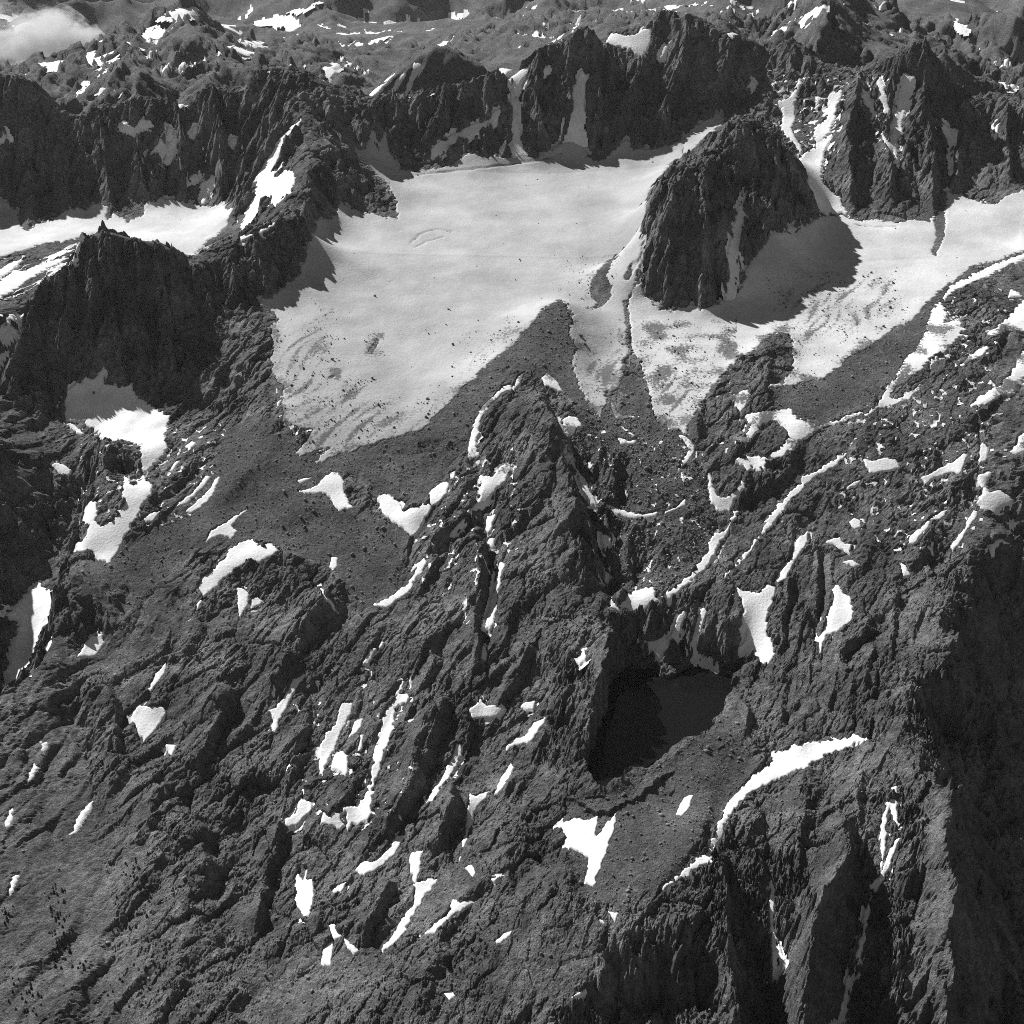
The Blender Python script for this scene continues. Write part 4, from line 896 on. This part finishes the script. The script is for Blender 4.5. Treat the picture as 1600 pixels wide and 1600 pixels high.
for nm, lab, r, c, sd in FIELDS:
    m = sstep(-.8, 1.6, sd)
    ext = sd > -7
    r0, c0 = r.min(), c.min(); flag = np.zeros((r.max()-r0+1, c.max()-c0+1), bool); flag[r[ext]-r0, c[ext]-c0] = True
    full = flag[:-1, :-1] & flag[1:, :-1] & flag[:-1, 1:] & flag[1:, 1:]
    whole = full; full = largest(full)
    if nm != 'glacier' and r.mean() > 0:
        fl = np.zeros(flag.shape, bool); w_ = (sd > -18) & (sd+rag[r, c]*2.2 > 2.2) & (sd < 1.0); fl[r[w_]-r0, c[w_]-c0] = True
        fl = fl[:-1, :-1] & fl[1:, :-1] & fl[:-1, 1:] & fl[1:, 1:] & ~full
        a_, b_ = np.nonzero(fl); FL_R.append(a_+r0); FL_C.append(b_+c0)
    rq, cq = np.nonzero(full); rq = rq+r0; cq = cq+c0
    if len(rq) == 0: print('no quads', lab); continue
    ZS[r, c] = BS[r, c]+1.2*m-5.5*(1-m)
    if nm == 'glacier': ZS[r, c] += (gnoise(X_[r, c]/60, Y_[r, c]/60, 201)*.9+gnoise(X_[r, c]/17, Y_[r, c]/17, 202)*.3)*m-CREV[r, c]; DIRT[r, c] = np.maximum(DIRT[r, c], sstep(34, 2, sd)*(PY[r, c] > 500)*np.clip(.55+gnoise(X_[r, c]/70, Y_[r, c]/70, 441)*.8, 0, .95))
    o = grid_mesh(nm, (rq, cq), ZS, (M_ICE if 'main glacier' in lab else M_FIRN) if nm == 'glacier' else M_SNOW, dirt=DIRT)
    tag(o, lab, 'glacier' if nm == 'glacier' else 'snow patch')

kr = np.concatenate(FL_R); kc = np.concatenate(FL_C); uq = np.unique(kr*NC+kc); kr, kc = uq//NC, uq % NC
k = M_ALL[kr, kc] < .5; kr, kc = kr[k], kc[k]
fl = np.zeros(BASE.shape, bool)
for s_, mode, thr in FLECKS:
    if mode: ja_, jl_ = joint(mode); nz = gnoise(ja_/17, jl_/150, 431)+gnoise(ja_/40, jl_/220, 432)*.6
    else: nz = gnoise(X_/14, Y_/18, 433)*.9+gnoise(X_/34, Y_/40, 434)*.7-np.clip(DET*.03, -.12, .3)
    fl |= (nz > thr) & (region(s_, 14) > .5) & (M_ALL < .2) & VIS & (LAKEM < .1)
fl = fl[:-1, :-1] & fl[1:, :-1] & fl[:-1, 1:] & fl[1:, 1:]; a_, b_ = np.nonzero(fl); kr = np.append(kr, a_); kc = np.append(kc, b_)
uq = np.unique(kr*NC+kc); kr, kc = uq//NC, uq % NC
tag(grid_mesh('snow_flecks', (kr, kc), Z+1.2, M_SNOW), 'tiny snow flecks fringing the snow patches', kind='stuff')
# ---------------------------------------------------------------- tarns
def water(name, vs, z, label):
    m, n, l, p = mat(name+'_water'); p.inputs['Base Color'].default_value = (.006, .006, .006, 1); p.inputs['Roughness'].default_value = .12; p.inputs['Specular IOR Level'].default_value = .12
    me = bpy.data.meshes.new(name); me.from_pydata([(x, y, z) for x, y in vs], [], [list(range(len(vs)))]); me.materials.append(m)
    o = bpy.data.objects.new(name, me); COL.objects.link(o); tag(o, label, kind='structure'); return o
cx_ = sum(p[0] for p in LAKE)/len(LAKE); cy_ = sum(p[1] for p in LAKE)/len(LAKE)
water('tarn', [(cx_+(x-cx_)*1.06, cy_+(y-cy_)*1.03) for x, y in LAKE], LAKE_Z, 'black still tarn below the rocky rib')

# ---------------------------------------------------------------- stones, trees, far snow
ZV = Z.ravel(); VISZ = VIS & (Y_ > 1850)
def scatter(mask, n):
    k = np.flatnonzero(mask); return rng.choice(k, min(n, len(k)), replace=False)
CUBE = np.array([(x, y, z) for x in (-1, 1) for y in (-1, 1) for z in (-1, 1)], np.float32)
CF = np.array([(0, 1, 3, 2), (4, 6, 7, 5), (0, 4, 5, 1), (2, 3, 7, 6), (0, 2, 6, 4), (1, 5, 7, 3)], np.int64)
def stones(name, ids, size, material, zsrc, label):
    n = len(ids); s = size*np.exp(rng.normal(0, .55, n)).astype(np.float32)
    v = CUBE[None]*(1+rng.uniform(-.45, .35, (n, 8, 3)))*(s[:, None, None]*.5*rng.uniform(.6, 1.3, (n, 1, 3)))
    a = rng.uniform(0, 6.28, n); ca, sa_ = np.cos(a)[:, None], np.sin(a)[:, None]
    x = v[..., 0]*ca-v[..., 1]*sa_; y = v[..., 0]*sa_+v[..., 1]*ca; t = rng.uniform(-.5, .5, n)[:, None]; z = v[..., 2]*np.cos(t)+x*np.sin(t)
    jx = rng.uniform(-2, 2, n); co = np.stack([x+X_.ravel()[ids][:, None]+jx[:, None], y+Y_.ravel()[ids][:, None], z+zsrc.ravel()[ids][:, None]+.22*s[:, None]], -1).reshape(-1, 3)
    f = (CF[None]+(np.arange(n)*8)[:, None, None]).reshape(-1)
    me = bpy.data.meshes.new(name); me.vertices.add(n*8); me.vertices.foreach_set('co', co.astype(np.float32).ravel()); me.loops.add(n*24); me.loops.foreach_set('vertex_index', f.astype(np.int32))
    me.polygons.add(n*6); me.polygons.foreach_set('loop_start', np.arange(n*6, dtype=np.int32)*4); me.update(calc_edges=True); me.materials.append(material)
    o = bpy.data.objects.new(name, me); COL.objects.link(o); tag(o, label, kind='stuff'); return o
nosnow = M_ALL < .2
stones('boulders', np.concatenate([scatter(VISZ & (RG > .5) & nosnow, 3500), scatter(VISZ & (MORAINE > .5) & nosnow & (GL < .5), 6500), scatter(VISZ & (MORAINE < .5) & nosnow & (GL < .2) & (LAKEM < .1) & (Y_ < 3900) & (SL < .7), 4500)]), 1.6, M_STONE, Z, 'countless pale boulders strewn over the moraines and slabs')
gz = np.where(M_ALL > .9, BS+1.2, Z)
dn = gnoise(X_/55, Y_/55, 401)+gnoise(X_/20, Y_/20, 402)*.5
onice = (M_ALL > .95) & (GL > .5) & VIS
stones('glacier_debris', np.concatenate([scatter(onice & (DIRT > .25) & (dn > -.1), 2200), scatter(onice & (dn > .55), 260)]), 1.5, M_ROCK, gz, 'dark stones scattered on the lower glacier ice')
# conifers low on the left
tm, n_, l_, tp = mat('conifer_needles'); tp.inputs['Base Color'].default_value = (.028, .028, .028, 1); tp.inputs['Roughness'].default_value = .9
def conifer_mesh(seed):
    r = random.Random(seed); vs = []; fs = []
    for k in range(3): a = k*2.094; vs.append((.25*math.cos(a), .25*math.sin(a), -1)); 
    vs.append((0, 0, 2)); fs += [(0, 1, 3), (1, 2, 3), (2, 0, 3)]
    for i in range(5):
        b = len(vs); zb = .6+i*1.35; rad = (2.3-i*.4)*r.uniform(.8, 1.2); nn = 7
        for k in range(nn):
            a = k*6.283/nn+r.uniform(-.3, .3); q = rad*r.uniform(.6, 1.15); vs.append((q*math.cos(a), q*math.sin(a), zb+r.uniform(-.4, .4)))
        vs.append((r.uniform(-.2, .2), r.uniform(-.2, .2), zb+2.0)); t = len(vs)-1
        for k in range(nn): fs.append((b+k, b+(k+1) % nn, t))
    me = bpy.data.meshes.new('conifer'); me.from_pydata(vs, [], fs); me.materials.append(tm); return me
meshes = [conifer_mesh(k) for k in range(4)]
first = bpy.data.objects.new('conifer', meshes[0]); tag(first, 'small dark conifer dotted on the lower left slopes', 'conifer', 'conifers dotted on the lower slopes')
tr = []
for s_, n in (("195,1340 240,1330 235,1440 170,1460", 50), ("70,1370 110,1390 115,1480 150,1520 80,1510", 70), ("20,1520 70,1530 60,1590 10,1580", 26), ("5,1400 25,1410 15,1450 0,1450", 10), ("620,1470 700,1430 790,1420 780,1480 650,1560 560,1580", 75), ("150,1540 250,1500 260,1560 170,1590", 25)):
    P_ = poly(s_); k = VISZ & nosnow & (PY > 1300)
    idx = np.flatnonzero(k); idx = idx[inside(PX.ravel()[idx], PY.ravel()[idx], P_)]
    if len(idx): tr.append(rng.choice(idx, min(n, len(idx)), replace=False))
for q, i in enumerate(np.concatenate(tr)):
    o = first if q == 0 else first.copy()
    if q: o.data = meshes[q % 4]
    COL.objects.link(o); o.location = (float(X_.flat[i]), float(Y_.flat[i]), float(ZV[i])-.3); k = random.uniform(.6, 1.3); o.scale = (k*1.5, k*1.5, k*.8); o.rotation_euler[2] = random.uniform(0, 6.28)
# snow lying in the hollows of the far ranges, past counting
fn = gnoise(X_/260, Y_/420, 411)+gnoise(X_/90, Y_/130, 412)*.6+gnoise(X_/700, Y_/900, 413)*.8
g2x, g2y = grad(B1); lee = np.clip((blur(B1, 4)-B1)/14, -1, 1)
fm = (Y_ > 7200) & (Y_ < 13500) & (fn+lee*1.0-np.hypot(g2x, g2y)*.5 > .62) & (M_ALL < .1)
fq = fm[:-1, :-1] & fm[1:, :-1] & fm[:-1, 1:] & fm[1:, 1:]; rq, cq = np.nonzero(fq)
inview = (PX[rq, cq] > -150) & (PX[rq, cq] < 1750); rq, cq = rq[inview], cq[inview]
tag(grid_mesh('far_snow', (rq, cq), Z+2.5, M_SNOW), 'small snow patches scattered over the far ranges', kind='stuff')

# ---------------------------------------------------------------- cloud
def cloud(name, px, py, Yc, size, dens, label):
    import bmesh
    bm = bmesh.new(); bmesh.ops.create_icosphere(bm, subdivisions=4, radius=1)
    for v in bm.verts:
        c = v.co; d = 1+.18*math.sin(3*c.x+1)+.14*math.sin(4.1*c.y+2)+.1*math.sin(5*c.z*c.x+3); v.co = Vector((c.x*d*size[0], c.y*d*size[1], c.z*d*size[2]))
    me = bpy.data.meshes.new(name); bm.to_mesh(me); bm.free(); o = bpy.data.objects.new(name, me); COL.objects.link(o)
    o.location = ground(px, py, Yc)
    m = bpy.data.materials.new(name+'_vapour'); m.use_nodes = True; n = m.node_tree.nodes; l = m.node_tree.links; n.clear()
    tc = n.new('ShaderNodeTexCoord').outputs['Object']
    mp = n.new('ShaderNodeMapping'); mp.inputs['Scale'].default_value = tuple(1/q for q in size); l.new(tc, mp.inputs['Vector'])
    ln = n.new('ShaderNodeVectorMath'); ln.operation = 'LENGTH'; l.new(mp.outputs[0], ln.inputs[0])
    f = noise(n, l, mp.outputs[0], 1.9, 8, .68)
    v = math_(n, l, 'SUBTRACT', math_(n, l, 'SUBTRACT', math_(n, l, 'MULTIPLY', f, 2.8), 1.06), math_(n, l, 'MULTIPLY', math_(n, l, 'POWER', ln.outputs['Value'], 1.5), .5))
    v = math_(n, l, 'MULTIPLY', math_(n, l, 'MAXIMUM', v, 0.0), dens)
    pv = n.new('ShaderNodeVolumePrincipled'); pv.inputs['Color'].default_value = (.98, .98, .98, 1); l.new(v, pv.inputs['Density'])
    ou = n.new('ShaderNodeOutputMaterial'); l.new(pv.outputs[0], ou.inputs['Volume']); me.materials.append(m)
    tag(o, label, 'cloud'); return o
cloud('cloud', 55, 60, 8900, (450, 560, 230), .02, 'wispy white cloud over the far valley at the top left')

# ---------------------------------------------------------------- air
def box(name, x0, x1, y0, y1, z0, z1):
    v = [(x, y, z) for x in (x0, x1) for y in (y0, y1) for z in (z0, z1)]
    f = [(0, 1, 3, 2), (4, 6, 7, 5), (0, 4, 5, 1), (2, 3, 7, 6), (0, 2, 6, 4), (1, 5, 7, 3)]
    me = bpy.data.meshes.new(name); me.from_pydata(v, [], f); o = bpy.data.objects.new(name, me); COL.objects.link(o); return o
hz = box('haze', -38000, 26000, -500, 31500, float(min(Z.min(), 0))-30, CAM_Z+60)
hm = bpy.data.materials.new('air'); hm.use_nodes = True; hn = hm.node_tree.nodes; hn.clear()
pv = hn.new('ShaderNodeVolumePrincipled'); pv.inputs['Color'].default_value = (.95, .95, .95, 1); pv.inputs['Density'].default_value = HAZE; pv.inputs['Anisotropy'].default_value = .2
ho = hn.new('ShaderNodeOutputMaterial'); hm.node_tree.links.new(pv.outputs[0], ho.inputs['Volume']); hz.data.materials.append(hm)
tag(hz, 'thin pale mountain haze over the far ranges', kind='stuff')
